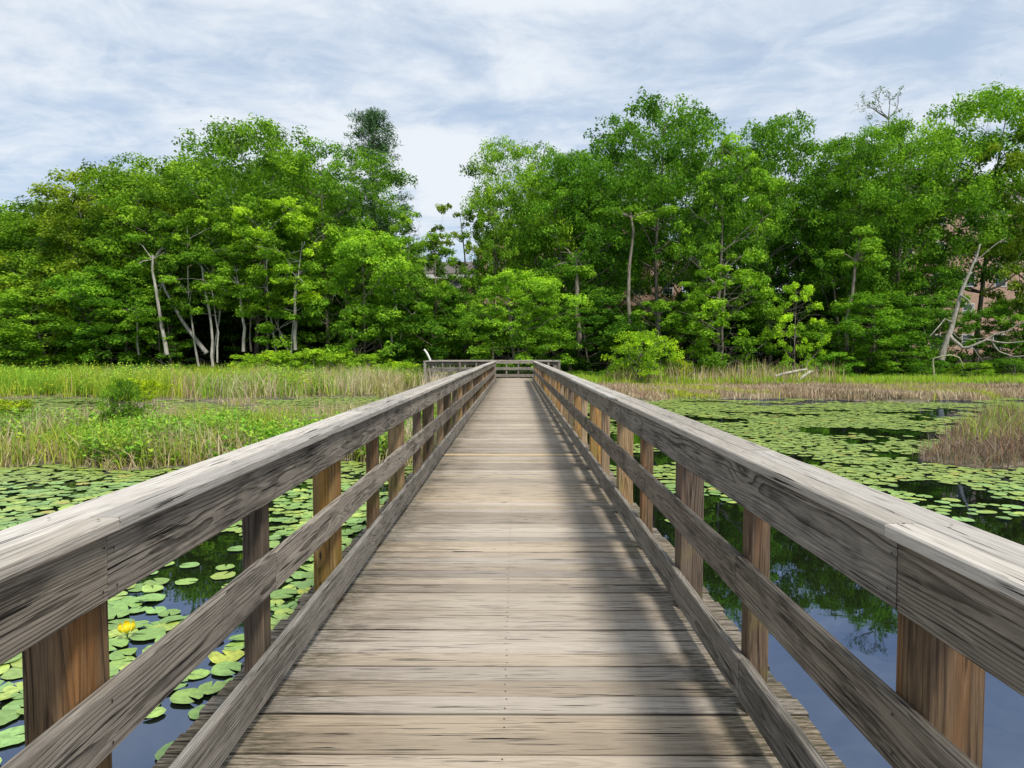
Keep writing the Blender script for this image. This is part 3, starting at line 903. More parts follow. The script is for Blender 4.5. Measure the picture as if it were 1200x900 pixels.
# bare and leaning trunks
def limb_tree(name, label, cat, base, d, paths, mat, col=(1, 1, 1), puffs=0):
    """paths: list of [(px, py, depth offset) ...], r0, r1"""
    x0 = px(base, d); z0 = gz(x0, d)
    o = empty(name, (x0, d, z0))
    first = True
    for (pp, r0, r1) in paths:
        tb = Tubes()
        pts = [Vector((px(a, d + dd) - x0, dd, pz(b_, d + dd) - z0)) for (a, b_, dd) in pp]
        fine = [pts[0]]
        for a, b_ in zip(pts[:-1], pts[1:]):
            m = a.lerp(b_, 0.5) + Vector(rng.normal(size=3)) * (b_ - a).length * 0.03
            fine += [m, b_]
        n = len(fine)
        tb.add(fine, [r0 + (r1 - r0) * i / (n - 1) for i in range(n)], 7)
        c = mesh_obj('trunk' if first else 'branch', tb.mesh('t', mat), o); c.color = tuple(col) + (1,)
        first = False
    if puffs:
        R = np.random.default_rng(int(base))
        tp = fine[-1]; cs, rs = [], []
        for q in range(puffs):
            c = Vector((R.normal() * 1.0, R.normal() * 1.0, R.uniform(-1.5, 1.6)))
            cs.append((tp + c)[:]); rs.append(R.uniform(0.45, 0.85))
        tb = Tubes()
        for c in cs: tb.add([tp.lerp(fine[-2], 0.3), tp.lerp(Vector(c), 0.5), Vector(c)], [r1 * 0.7, r1 * 0.4, 0.008], 4)
        b_ = mesh_obj('branch', tb.mesh('t', mat), o); b_.color = tuple(col) + (1,)
        V, F, T_ = leaf_cloud(np.array(cs), rs, [260] * puffs, 0.2, R, 0.5, tints=list(R.uniform(0.3, 0.8, puffs)))
        c = mesh_obj('crown', np_mesh('crown', V, F, [M_LEAF], False, {'tint': ('FLOAT', T_)}), o); c.color = (1.1, 1.05, 1, 1)
    tag(o, label, cat)
    return o


limb_tree('dead_tree', 'dead pale leaning tree with long bare crooked boughs over the shore', 'dead tree', 1103, 46.5, [
    ([(1101, 422, 0), (1105, 405, 0), (1112, 385, 0), (1118, 360, 0.1), (1126, 332, 0.2), (1134, 312, 0.4), (1142, 288, 0.6)], 0.22, 0.05),
    ([(1110, 393, 0), (1118, 401, -0.4), (1126, 408, -0.8), (1140, 404, -1.2), (1154, 398, -1.5), (1175, 402, -1.7), (1205, 399, -2)], 0.13, 0.03),
    ([(1152, 399, -1.4), (1162, 392, -1.6), (1178, 388, -1.8), (1195, 378, -2)], 0.06, 0.02),
    ([(1160, 401, -1.5), (1168, 412, -1.7), (1185, 418, -1.9), (1210, 417, -2)], 0.06, 0.02),
    ([(1113, 378, 0), (1104, 374, -0.3), (1096, 384, -0.5), (1087, 394, -0.8)], 0.06, 0.02),
    ([(1121, 346, 0), (1130, 352, -0.3), (1136, 360, -0.5), (1134, 367, -0.6)], 0.07, 0.02),
    ([(1136, 404, -1.0), (1142, 414, -1.2), (1150, 424, -1.4)], 0.035, 0.015),
    ([(1112, 388, 0), (1120, 396, 0.4), (1136, 398, 0.8), (1152, 396, 1.0)], 0.04, 0.015),
    ([(1134, 312, 0.4), (1146, 300, 0.2), (1160, 288, 0.0), (1172, 280, 0)], 0.045, 0.012),
], M_DEAD, (0.95, 0.93, 0.9))
limb_tree('dead_tree', 'crooked greenish stick standing in the marsh below the dead tree', 'dead tree', 1094, 43.5, [
    ([(1094, 450, 0), (1093, 436, 0), (1092, 420, 0), (1100, 418, -0.2), (1112, 416, -0.3), (1122, 419, -0.3), (1127, 430, -0.3)], 0.07, 0.03)], M_DEAD, (1.0, 1.1, 0.7))
limb_tree('leaning_tree', 'pale trunk slanting up to the west over the marsh edge', 'tree', 241, 48.5, [
    ([(242, 414, 0), (228, 396, 0), (214, 376, 0.1), (200, 350, 0.3), (192, 330, 0.5)], 0.17, 0.07)], M_PALE, (0.8, 0.8, 0.8), puffs=7)
for (pp, r0, lab, mt) in [
    ([(249, 430, 0), (249, 400, 0), (246, 365, 0), (240, 330, 0.2), (234, 300, 0.4)], 0.13, 'tall thin pale trunk standing foremost in the western marsh edge', M_PALE),
    ([(254, 425, 0.2), (256, 390, 0.3), (252, 360, 0.3), (250, 325, 0.4)], 0.08, 'slimmer wavy trunk close behind the foremost pale trunk', M_PALE),
    ([(195, 416, 0), (192, 395, 0), (188, 370, 0.1), (184, 340, 0.2), (181, 300, 0.4)], 0.19, 'stout grey trunk west of the leaning trunk', M_PALE),
    ([(162, 416, 0.5), (161, 385, 0.5), (159, 360, 0.6)], 0.09, 'thin pale trunk farthest west of the bare trunks', M_PALE),
    ([(346, 410, 0), (347, 380, 0), (346, 350, 0), (349, 320, 0.2)], 0.17, 'whitish forked trunk glowing against the dark wood', M_PALE),
    ([(337, 410, 0.1), (331, 395, 0), (326, 384, 0)], 0.09, 'short whitish stem beside the forked trunk', M_PALE),
    ([(285, 412, 0), (287, 385, 0), (283, 360, 0.2), (280, 330, 0.3)], 0.15, 'grey trunk behind the rounded bush', M_PALE),
    ([(294, 412, 0.5), (294, 380, 0.5), (292, 345, 0.7)], 0.09, 'darker slender trunk next to the grey one', M_BARK),
    ([(313, 412, 0.5), (313, 375, 0.5), (311, 330, 0.6), (310, 300, 0.7)], 0.11, 'reddish dark straight trunk between grey and whitish trunks', M_BARK),
    ([(457, 414, 0), (459, 390, 0), (463, 370, 0), (466, 350, 0.2)], 0.12, 'grey trunk beneath the fresh green tree', M_PALE),
    ([(468, 412, 0), (470, 395, 0), (473, 376, 0)], 0.09, 'thinner grey trunk paired with it beneath the fresh green tree', M_PALE),
    ([(510, 425, 0), (514, 402, 0), (518, 388, 0.2)], 0.07, 'thin leaning stem just behind the platform railing', M_PALE),
    ([(737, 405, 0), (737, 370, 0), (736, 330, 0.2), (738, 300, 0.4), (737, 250, 0.6)], 0.22, 'tall straight grey trunk in the dark behind the bright bush', M_BARK),
    ([(991, 410, 0), (989, 380, 0), (996, 345, 0.2), (999, 300, 0.4)], 0.22, 'grey trunk west of the dead tree', M_BARK),
    ([(1090, 418, 0.5), (1092, 390, 0.5), (1094, 360, 0.6)], 0.11, 'dull straight trunk just behind the dead tree', M_BARK),
    ([(678, 410, 0), (677, 380, 0), (676, 340, 0.2), (674, 300, 0.3)], 0.30, 'thick dark trunk behind the platform corner', M_BARK),
]:
    limb_tree('slender_tree', lab, 'tree', pp[0][0], 47.5 if pp[0][0] < 500 else 50.5, [(pp, r0 * 0.8, r0 * 0.4)], mt, (0.9, 0.9, 0.88) if mt is M_PALE else (1.3, 1.25, 1.2), puffs=9)

# bare twigged treetop
def twig_tree():
    R = np.random.default_rng(5)
    d = 60; x0 = px(1042, d); z0 = gz(x0, d)
    top = pz(112, d) - z0
    o = empty('bare_tree', (x0, d, z0))
    tb = Tubes()
    tr = bend((0, 0, 0), (0, 0, 1), top * 0.9, 10, R, 0.06, 0.05)
    tb.add(tr, [0.25 * (1 - 0.9 * i / 10) + 0.02 for i in range(11)], 7)
    cen = []
    for i in range(34):
        q = tr[6 + i % 5]
        a = R.uniform(0, 2 * PI); e = R.uniform(0.4, 1.1)
        lb = bend(q, (math.cos(a) * math.cos(e), math.sin(a) * math.cos(e), math.sin(e)), R.uniform(2, 4.2), 6, R, 0.3, 0.05)
        tb.add(lb, [0.045 * (1 - 0.8 * j / 6) for j in range(7)], 4)
        for j in (3, 4, 5, 6):
            for _ in range(2):
                l2 = bend(lb[j], Vector(R.normal(size=3)) + Vector((0, 0, 0.8)), R.uniform(0.5, 1.1), 3, R, 0.4, 0.0)
                tb.add(l2, [0.016, 0.013, 0.01, 0.008], 3)
                if R.random() < 0.6: cen.append(l2[-1][:])
    t = mesh_obj('trunk', tb.mesh('trunk', M_BARK), o)
    V, F, T_ = leaf_cloud(np.array(cen), [0.3] * len(cen), [9] * len(cen), 0.16, R, 0.8, tints=[0.3] * len(cen))
    c = mesh_obj('crown', np_mesh('crown', V, F, [M_LEAF], False, {'tint': ('FLOAT', T_)}), o)
    c.color = (0.8, 0.7, 0.8, 1)
    tag(o, 'almost leafless twigged treetop showing above the full green crowns', 'bare tree')


twig_tree()

# fallen logs and the white leaning post
for (pp, r0, lab) in [
    ([(908, 441, 0), (922, 437, 0), (936, 434, 0.3), (944, 433, 0.6)], 0.10, 'longer pale fallen log lying along the shore grass below the sapling'),
    ([(934, 447, -0.5), (941, 441, -0.3), (948, 436, 0), (952, 435, 0.3)], 0.11, 'shorter pale fallen log tilted against the longer one'),
]:
    o = limb_tree('fallen_log', lab, 'log', pp[0][0], 41.5, [(pp, r0, r0 * 0.7)], M_PALE, (1, 1, 0.95))
limb_tree('leaning_post', 'short white post leaning west behind the platform railing', 'post', 506, 44.5, [
    ([(509, 436, 0), (505, 424, 0), (501, 415, 0), (497, 409.5, 0)], 0.075, 0.07)], simple_mat('white_paint', (0.72, 0.72, 0.66), 0.6, 0.08))

# ------------------------------------------------------------------ brick buildings beyond the wood
def brick_mat(name, a, b):
    g = G(name)
    tc = g.n('ShaderNodeTexCoord').outputs['Object']
    sp = g.n('ShaderNodeSeparateXYZ', {0: tc})
    v = g.n('ShaderNodeCombineXYZ', {0: g.math('ADD', sp.outputs[0], sp.outputs[1]), 1: sp.outputs[2], 2: 0.0})
    br = g.n('ShaderNodeTexBrick', {'Vector': v, 'Color1': a + (1,), 'Color2': b + (1,), 'Mortar': (0.45, 0.40, 0.35, 1), 'Scale': 1.0,
                                    'Mortar Size': 0.012, 'Brick Width': 0.22, 'Row Height': 0.075})
    n = g.noise(tc, 0.7, 4.0)
    c = g.mix(g.ss(n, 0.35, 0.7, 0, 0.35), br.outputs[0], tuple(x * 0.6 for x in a))
    return g.out(g.n('ShaderNodeBsdfPrincipled', {'Base Color': c, 'Roughness': 0.9}))


M_BRK = brick_mat('tan_brick', (0.48, 0.27, 0.17), (0.40, 0.20, 0.12))
M_BRK2 = brick_mat('red_brick', (0.36, 0.16, 0.10), (0.28, 0.12, 0.075))
M_ROOF = simple_mat('roof_shingles', (0.13, 0.115, 0.10), 0.9, 0.3, 6.0)
M_WHITE = simple_mat('white_trim', (0.66, 0.66, 0.64), 0.6, 0.08)
M_GLASS = simple_mat('window_glass', (0.03, 0.04, 0.05), 0.08, 0.3, 0.5, 0.8)
M_DRKW = simple_mat('dark_balcony_wood', (0.10, 0.055, 0.035), 0.8, 0.3)


def boxmesh(name, boxes, mat):
    V, F = [], []
    for (x0, x1, y0, y1, z0, z1) in boxes:
        b = len(V)
        V += [(x0, y0, z0), (x1, y0, z0), (x1, y1, z0), (x0, y1, z0), (x0, y0, z1), (x1, y0, z1), (x1, y1, z1), (x0, y1, z1)]
        F += [(b, b + 3, b + 2, b + 1), (b + 4, b + 5, b + 6, b + 7), (b, b + 1, b + 5, b + 4), (b + 1, b + 2, b + 6, b + 5), (b + 2, b + 3, b + 7, b + 6), (b + 3, b, b + 4, b + 7)]
    return np_mesh(name, V, np.array(F), [mat])


def building(label, x0, x1, d, eave, ridge, mat, gable_x, storeys, balconies=(), depth=11):
    w = x1 - x0
    zb = gz((x0 + x1) / 2, d) - 1.0
    o = empty('apartment_building', ((x0 + x1) / 2, d, zb))
    hw = w / 2
    E, Rg = eave - zb, ridge - zb
    # walls, with the gable as part of the wall mesh
    V = [(-hw, 0, 0), (hw, 0, 0), (hw, depth, 0), (-hw, depth, 0), (-hw, 0, E), (hw, 0, E), (hw, depth, E), (-hw, depth, E)]
    F4 = [(0, 1, 5, 4), (1, 2, 6, 5), (2, 3, 7, 6), (3, 0, 4, 7)]
    if gable_x:      # ridge runs away from the viewer: the gable faces the pond
        V += [(0, 0, Rg), (0, depth, Rg)]
        F3 = [(4, 5, 8), (6, 7, 9)]
        ov = 0.5
        k = (Rg - E) / hw
        RV = [(-hw - ov, -ov, E - k * ov), (0, -ov, Rg), (hw + ov, -ov, E - k * ov), (-hw - ov, depth + ov, E - k * ov), (0, depth + ov, Rg), (hw + ov, depth + ov, E - k * ov)]
        RF = [(0, 1, 4, 3), (1, 2, 5, 4)]
    else:
        V += [(-hw, depth / 2, Rg), (hw, depth / 2, Rg)]
        F3 = [(4, 7, 8), (5, 6, 9)]
        ov = 0.5
        k = (Rg - E) / (depth / 2)
        RV = [(-hw - ov, -ov, E - k * ov), (hw + ov, -ov, E - k * ov), (-hw - ov, depth / 2, Rg), (hw + ov, depth / 2, Rg), (-hw - ov, depth + ov, E - k * ov), (hw + ov, depth + ov, E - k * ov)]
        RF = [(0, 1, 3, 2), (2, 3, 5, 4)]
    mesh_obj('wall', np_mesh('wall', V, [np.array(F4), np.array(F3)], [mat]), o)
    RV2 = [(a, b_, c + 0.05) for a, b_, c in RV] + [(a, b_, c + 0.27) for a, b_, c in RV]
    RF2 = [tuple(reversed(f)) for f in RF] + [tuple(i_ + 6 for i_ in f) for f in RF]
    rim = (0, 1, 2, 5, 4, 3) if gable_x else (0, 1, 3, 5, 4, 2)
    for a, b_ in zip(rim, rim[1:] + rim[:1]): RF2.append((a, b_, b_ + 6, a + 6))
    mesh_obj('roof', np_mesh('roof', RV2, np.array(RF2), [M_ROOF]), o)
    # a white board under the eave
    if not gable_x:
        mesh_obj('fascia', boxmesh('fascia', [(-hw - 0.5, hw + 0.5, -0.56, -0.503, E - 0.55, E - 0.1)], M_WHITE), o)
    sh = (E - 1.0) / storeys
    nw = max(2, int(w / 3.2))
    for s_ in range(storeys):
        for q in range(nw):
            xc = -hw + w * (q + 0.5) / nw
            z0 = 1.0 + s_ * sh + 0.9
            if any(a <= xc <= b_ for a, b_ in balconies): continue
            f = mesh_obj('window', boxmesh('window', [(xc - 0.65, xc + 0.65, -0.05, -0.003, z0 - 0.08, z0), (xc - 0.65, xc + 0.65, -0.05, -0.003, z0 + 1.4, z0 + 1.5),
                                                      (xc - 0.65, xc - 0.57, -0.05, -0.003, z0, z0 + 1.4), (xc + 0.57, xc + 0.65, -0.05, -0.003, z0, z0 + 1.4),
                                                      (xc - 0.57, xc + 0.57, -0.045, -0.003, z0 + 0.67, z0 + 0.73)], M_WHITE), o)
            mesh_obj('pane', boxmesh('pane', [(xc - 0.57, xc + 0.57, -0.02, -0.002, z0, z0 + 0.67), (xc - 0.57, xc + 0.57, -0.02, -0.002, z0 + 0.73, z0 + 1.4)], M_GLASS), f)
    for (a, b_) in balconies:
        for s_ in range(storeys):
            z0 = 1.0 + s_ * sh
            bb = [(a, b_, -1.9, -0.01, z0, z0 + 0.22)]
            nb = int((b_ - a) / 0.14)
            bal = mesh_obj('balcony', boxmesh('balcony', bb, M_WHITE if s_ % 2 else M_DRKW), o)
            rb = [(a, b_, -1.9, -1.84, z0 + 1.12, z0 + 1.2)] + [(a + 0.14 * i_, a + 0.14 * i_ + 0.045, -1.89, -1.85, z0 + 0.22, z0 + 1.12) for i_ in range(nb)]
            mesh_obj('railing', boxmesh('railing', rb, M_DRKW), bal)
            mesh_obj('pane', boxmesh('pane', [(a + 0.5, b_ - 0.5, -0.03, -0.004, z0 + 0.3, z0 + 2.4)], M_GLASS), bal)
            mesh_obj('post', boxmesh('post', [(a, a + 0.14, -1.88, -1.74, z0 - sh + 0.22, z0), (b_ - 0.14, b_, -1.88, -1.74, z0 - sh + 0.22, z0)], M_WHITE), bal)
    tag(o, label, 'building')
    return o


building('brick apartment building with shallow gabled roof and stacked balconies behind the dark eastern trees', px(562, 80), px(798, 80), 80, pz(294, 80), pz(238, 80), M_BRK, True, 4,
         balconies=((-2.0, 3.5),))
building('lower brown brick wing with white eave board seen through the gap in the woods', px(466, 82), px(556, 82), 82, pz(322, 82), pz(303, 82), M_BRK2, False, 3)
building('tall tan brick apartment building glimpsed behind the easternmost trees', px(1040, 76), px(1330, 76), 76, pz(238, 76), pz(205, 76), M_BRK, False, 5)

# ------------------------------------------------------------------ grasses, reeds and herbs
def sample(n, x0, x1, y0, y1, margin=0.0, dens=None):
    x = rng.uniform(x0, x1, n); y = rng.uniform(y0, y1, n)
    k = land(x, y) > margin
    if dens is not None: k &= rng.uniform(0, 1, n) < dens(x, y)
    return x[k], y[k]


def blades(x, y, hmin, hmax, width, lean=0.35, cols=None, wts=None, patch=None):
    n = len(x)
    z = height(x, y) - 0.02
    h = rng.uniform(hmin, hmax, n) * (0.45 + 1.0 * vn(x, y, 0.9, 3, 5))
    a = rng.uniform(0, 2 * PI, n); l = rng.normal(0, lean, n)
    dx, dy = np.cos(a), np.sin(a)
    b = rng.uniform(0, 2 * PI, n); sx, sy = np.cos(b), np.sin(b)
    w = width * rng.uniform(0.6, 1.4, n)
    def P(t, ww):
        off = l * h * t * t
        cx, cy, cz = x + dx * off, y + dy * off, z + h * t * (1 - 0.15 * np.abs(l) * t)
        return np.stack([cx - sx * ww, cy - sy * ww, cz], 1), np.stack([cx + sx * ww, cy + sy * ww, cz], 1)
    a0, a1 = P(0.0, w * 0.5); b0, b1 = P(0.55, w * 0.45)
    c0, _ = P(1.0, w * 0.0)
    V = np.stack([a0, a1, b1, b0, c0], 1).reshape(-1, 3)
    i = np.arange(n) * 5
    Q = np.stack([i, i + 1, i + 2, i + 3], 1); Tn = np.stack([i + 3, i + 2, i + 4], 1)
    cols = np.array(cols, dtype=float)
    if patch is not None:
        idx = np.clip((patch(x, y) * len(cols) + rng.normal(0, 0.55, n)).astype(int), 0, len(cols) - 1)
    else:
        idx = rng.choice(len(cols), n, p=wts)
    col = cols[idx] * rng.uniform(0.7, 1.3, (n, 1))
    col = np.concatenate([col, np.ones((n, 1))], 1)
    return V, Q, Tn, np.repeat(col, 5, 0)


def herb(x, y, hmin, hmax, leaf, per, cols, spread=0.10):
    """leafy stems"""
    n = len(x); z = height(x, y)
    h = rng.uniform(hmin, hmax, n) * (0.5 + 0.95 * vn(x, y, 1.1, 3, 6))
    X = np.repeat(x, per); Y = np.repeat(y, per); Hh = np.repeat(h, per); Z = np.repeat(z, per)
    m = n * per
    t = rng.uniform(0.2, 1.0, m)
    a = rng.uniform(0, 2 * PI, m); e = rng.uniform(0.0, 0.9, m)
    u = np.stack([np.cos(a) * np.cos(e), np.sin(a) * np.cos(e), np.sin(e)], 1)
    sd = np.stack([-np.sin(a), np.cos(a), rng.normal(0, 0.3, m)], 1)
    L = leaf * rng.uniform(0.6, 1.3, m) * (1.1 - 0.4 * t)
    lx = np.repeat(rng.normal(0, 0.1, n), per); ly = np.repeat(rng.normal(0, 0.1, n), per)
    P = np.stack([X + lx * t * Hh + rng.normal(0, spread * 0.3, m), Y + ly * t * Hh + rng.normal(0, spread * 0.3, m), Z + Hh * t], 1)
    L = L[:, None]
    V = np.stack([P, P + u * L * 0.5 + sd * L * 0.22, P + u * L + np.array([0, 0, -0.15]) * L, P + u * L * 0.5 - sd * L * 0.22], 1).reshape(-1, 3)
    cols = np.array(cols, dtype=float)
    ci = np.repeat(rng.choice(len(cols), n), per)
    col = cols[ci] * rng.uniform(0.75, 1.25, (m, 1)) * (0.8 + 0.35 * t)[:, None]  # leaves low on the stem painted darker, as shade among the plants
    col = np.concatenate([col, np.ones((m, 1))], 1)
    return V, np.arange(4 * m).reshape(-1, 4), np.zeros((0, 3), int), np.repeat(col, 4, 0)


def stuff(name, label, cat, parts):
    V, Q, Tn, Cc, off = [], [], [], [], 0
    for (v, q, t, c) in parts:
        V.append(v); Q.append(q + off); Tn.append(t + off if len(t) else t); Cc.append(c); off += len(v)
    Tn = np.concatenate(Tn)
    me = np_mesh(name, np.concatenate(V), [np.concatenate(Q)] + ([Tn] if len(Tn) else []), [M_GRASS], False, {'col': ('FLOAT_COLOR', np.concatenate(Cc))})
    o = mesh_obj(name, me)
    tag(o, label, cat, kind='stuff')
    return o


G1, G2, G3 = (0.17, 0.38, 0.03), (0.27, 0.46, 0.04), (0.10, 0.23, 0.02)
YG, TAN, TAN2, STR, RED, BRN = (0.44, 0.50, 0.05), (0.52, 0.41, 0.24), (0.40, 0.29, 0.16), (0.64, 0.55, 0.36), (0.33, 0.17, 0.11), (0.17, 0.12, 0.085)
# near western bank
x, y = sample(9000, -19, -1.2, 12.3, 17.5, 0.08, lambda x, y: np.clip(5 * (vn(x, y, 0.45, 3, 14) - 0.42), 0.05, 1))
hA = herb(x, y, 0.25, 0.66, 0.15, 13, [G1, (0.22, 0.42, 0.03), G2, (0.18, 0.38, 0.03), (0.32, 0.45, 0.04)])
x, y = sample(26000, -19, -1.2, 12.2, 20.5, 0.0)
gA = blades(x, y, 0.25, 0.80, 0.016, 0.40, [G3, G2, YG, (0.30, 0.40, 0.05), TAN, STR, TAN2, STR], patch=lambda x, y: np.clip(0.62 + 1.5 * (vn(x, y, 0.5, 3, 11) - 0.5), 0, 0.999))
x, y = sample(9000, -19, -1.2, 12.1, 13.6, -0.02)
gB = blades(x, y, 0.2, 0.55, 0.014, 0.9, [TAN, TAN2, STR, YG], [0.35, 0.3, 0.15, 0.2])
stuff('marsh_plants', 'leafy bright green marsh plants and dry stems covering the near western bank', 'marsh plants', [hA, gA, gB])
# mud flat tufts and tan sedge behind
x, y = sample(60000, -30, -1.3, 18, 34, 0.0, lambda x, y: (0.30 + 0.6 * sm(x, -12, -7)) * np.clip(2.2 * vn(x, y, 0.8, 2, 2) - 0.4, 0, 1))
gC = blades(x, y, 0.10, 0.34, 0.022, 0.6, [TAN, STR, TAN2, YG, G2], [0.36, 0.2, 0.2, 0.16, 0.08])
stuff('sedge', 'short tan sedge scattered over the western mud flat', 'sedge', [gC])
# far western reed meadow
pt = lambda x, y: np.clip(0.5 + 1.3 * (vn(x, y, 0.28, 3, 9) - 0.5) + (x + 11) * 0.026, 0, 0.999)
x, y = sample(100000, -46, -2.0, 31, 49.5, 0.1, lambda x, y: np.where((x > -6.0) & (y > 32) & (y < 44), 0.0, 1.0) * np.clip(0.4 + 1.2 * vn(x, y, 0.5, 2, 4), 0, 1))
gD = blades(x, y, 0.45, 1.35, 0.032, 0.38, [G2, YG, (0.27, 0.42, 0.04), YG, TAN, G2, STR, (0.36, 0.38, 0.10), TAN, STR], patch=pt)
x, y = sample(13000, -46, -6.0, 32, 44, 0.1, lambda x, y: np.clip(0.4 - 0.06 * (x + 12) + 0.7 * np.sin(x * 0.8 + 2 * np.sin(y * 0.5)), 0, 1))
gE = herb(x, y, 0.5, 1.35, 0.20, 9, [G2, (0.46, 0.54, 0.03), G1, (0.30, 0.50, 0.04)])
stuff('reeds', 'tall green and straw coloured reed meadow spreading to the western woods', 'reeds', [gD, gE])
# far eastern reed belt
pe = lambda x, y: np.clip(0.35 + 0.25 * np.sin(x * 0.5) + 0.2 * np.sin(x * 1.3 + y), 0, 0.999)
x, y = sample(90000, 2.0, 46, 30, 41.5, 0.0)
gF = blades(x, y, 0.13, 0.42, 0.032, 0.35, [YG, TAN, (0.45, 0.32, 0.22), STR, (0.42, 0.27, 0.19), TAN, BRN, STR, (0.5, 0.38, 0.27)], patch=pe)
stuff('sedge', 'belt of pinkish tan sedge along the eastern shore', 'sedge', [gF])
x, y = sample(60000, 1.5, 46, 40.5, 49.5, 0.0)
gG = blades(x, y, 0.35, 0.75, 0.035, 0.3, [(0.32, 0.55, 0.03), (0.40, 0.60, 0.04), YG, TAN], [0.4, 0.35, 0.17, 0.08])
stuff('grass', 'strip of bright green grass behind the eastern tan sedge', 'grass', [gG])
x, y = sample(1800, 6, 20, 40.5, 45, 0.0)
gH = blades(x, y, 0.7, 1.7, 0.035, 0.3, [TAN, TAN2, YG, STR], [0.35, 0.25, 0.2, 0.2])
stuff('dry_stems', 'loose tall dry stems standing around the bright eastern bush', 'dry stems', [gH])
# eastern islet
x, y = sample(26000, 7.3, 17, 12.2, 22, 0.0)
gI = blades(x, y, 0.15, 0.60, 0.014, 0.75, [BRN, (0.25, 0.18, 0.13), TAN2, (0.38, 0.31, 0.24), RED], [0.32, 0.25, 0.2, 0.13, 0.10])
x, y = sample(5000, 9.2, 20, 14.5, 22, 0.4)
gJ = blades(x, y, 0.35, 0.8, 0.016, 0.4, [G2, YG, TAN, (0.28, 0.42, 0.03)], [0.3, 0.25, 0.2, 0.25])
stuff('sedge', 'tangled brown and purple sedge islet by the eastern picture edge, green on top', 'sedge', [gI, gJ])
# dead grass and low leaves under the trees
x, y = sample(26000, -48, 48, 48.5, 60, 0.0)
gK = herb(x, y, 0.2, 0.7, 0.2, 5, [(0.05, 0.11, 0.015), (0.07, 0.15, 0.02), (0.04, 0.08, 0.015)])
stuff('undergrowth', 'low dark leafy undergrowth on the woodland floor', 'undergrowth', [gK])

# ------------------------------------------------------------------ lily pads
def pad_mesh(R, sides=18, curl=0.0):
    n = sides
    V = [(0, 0, 0.0)]
    notch = 0.16
    for ring, rr in enumerate((0.55, 1.0)):
        for k in range(n + 1):
            a = notch + (2 * PI - 2 * notch) * k / n
            wobr = 1 + 0.05 * math.sin(3 * a + R.uniform(0, 6)) * rr + R.normal() * 0.012
            z = 0.012 * math.sin(2 * a + 1) * rr * 0.4 + curl * max(0, math.sin(a + 0.6)) ** 3 * rr * rr
            if ring == 1 and k in (0, n): wobr *= 0.95
            V.append((rr * wobr * math.cos(a), rr * wobr * math.sin(a), z))
    F3, F4 = [], []
    for k in range(n):
        F3.append((0, 1 + k, 2 + k))
        F4.append((1 + k, 1 + (n + 1) + k, 2 + (n + 1) + k, 2 + k))
    return np.array(V), np.array(F4), np.array(F3)


Rp = np.random.default_rng(99)
PV = [pad_mesh(Rp, curl=c) for c in (0, 0, 0.02, 0.06, 0.0, 0.22)]
PC = np.array([(0.30, 0.46, 0.10), (0.36, 0.52, 0.12), (0.25, 0.42, 0.10), (0.44, 0.56, 0.11), (0.27, 0.46, 0.13)])


def pad_dens(x, y):
    n1 = vn(x, y * 1.0, 0.62, 4, 3)
    left = (x < 0)
    near = sm(y, 2.2, 5.2)
    dl = np.where(x > -1.35, 0, 0.10 + 0.75 * near) * np.clip(6.0 * (n1 - 0.34), 0.03, 0.85)
    dr = np.where(x < 1.4, 0, sm(y, 8.2, 10.5)) * np.clip(7.0 * (n1 - 0.42), 0.0, 1) * (0.45 + 0.55 * vn(x, y, 0.25, 2, 8)) * sm(y - x * 0.25, 5.5, 7.5)
    return np.where(left, dl, dr)


def pads(n, x0, x1, y0, y1, minr=0.06, maxr=0.135, seed=3, over=0.66):
    """dart throwing on a hash grid"""
    R = np.random.default_rng(seed)
    xs_ = R.uniform(x0, x1, n); ys_ = R.uniform(y0, y1, n); rs = R.uniform(minr, maxr, n)
    dn = pad_dens(xs_, ys_); lm = land(xs_, ys_)
    keep = (R.uniform(0, 1, n) < dn) & (lm < 0.02)
    cell = {}; out = []
    cs = maxr * 2
    for x_, y_, r_ in zip(xs_[keep], ys_[keep], rs[keep]):
        gx, gy = int(x_ // cs), int(y_ // cs)
        ok = True
        for a in (-1, 0, 1):
            for b_ in (-1, 0, 1):
                for (u, v, q) in cell.get((gx + a, gy + b_), ()):
                    if (u - x_) ** 2 + (v - y_) ** 2 < (over * (q + r_)) ** 2: ok = False; break
                if not ok: break
            if not ok: break
        if ok:
            cell.setdefault((gx, gy), []).append((x_, y_, r_)); out.append((x_, y_, r_))
    return out


L1 = pads(26000, -13, -1.35, 1.3, 13.2, seed=4)
L2 = pads(60000, -26, -1.35, 13, 34, 0.08, 0.17, seed=5)
R1 = pads(42000, 1.45, 17, 8, 20, seed=6)
R2 = pads(80000, 1.45, 34, 20, 33, 0.08, 0.17, seed=7)


def in_view(x_, y_):
    if y_ < 0.5: return False
    p = 604 + (x_ - CX) * FP / y_; q = 414 + (EYE - WZ) * FP / y_
    return -30 < p < 1230 and q < 930


allp = [p for p in L1 + R1 if in_view(p[0], p[1])]
allp.sort(key=lambda p: p[1])
indiv = allp[:300]
iset = set(indiv)
rest = [p for p in L1 + L2 + R1 + R2 if p not in iset]
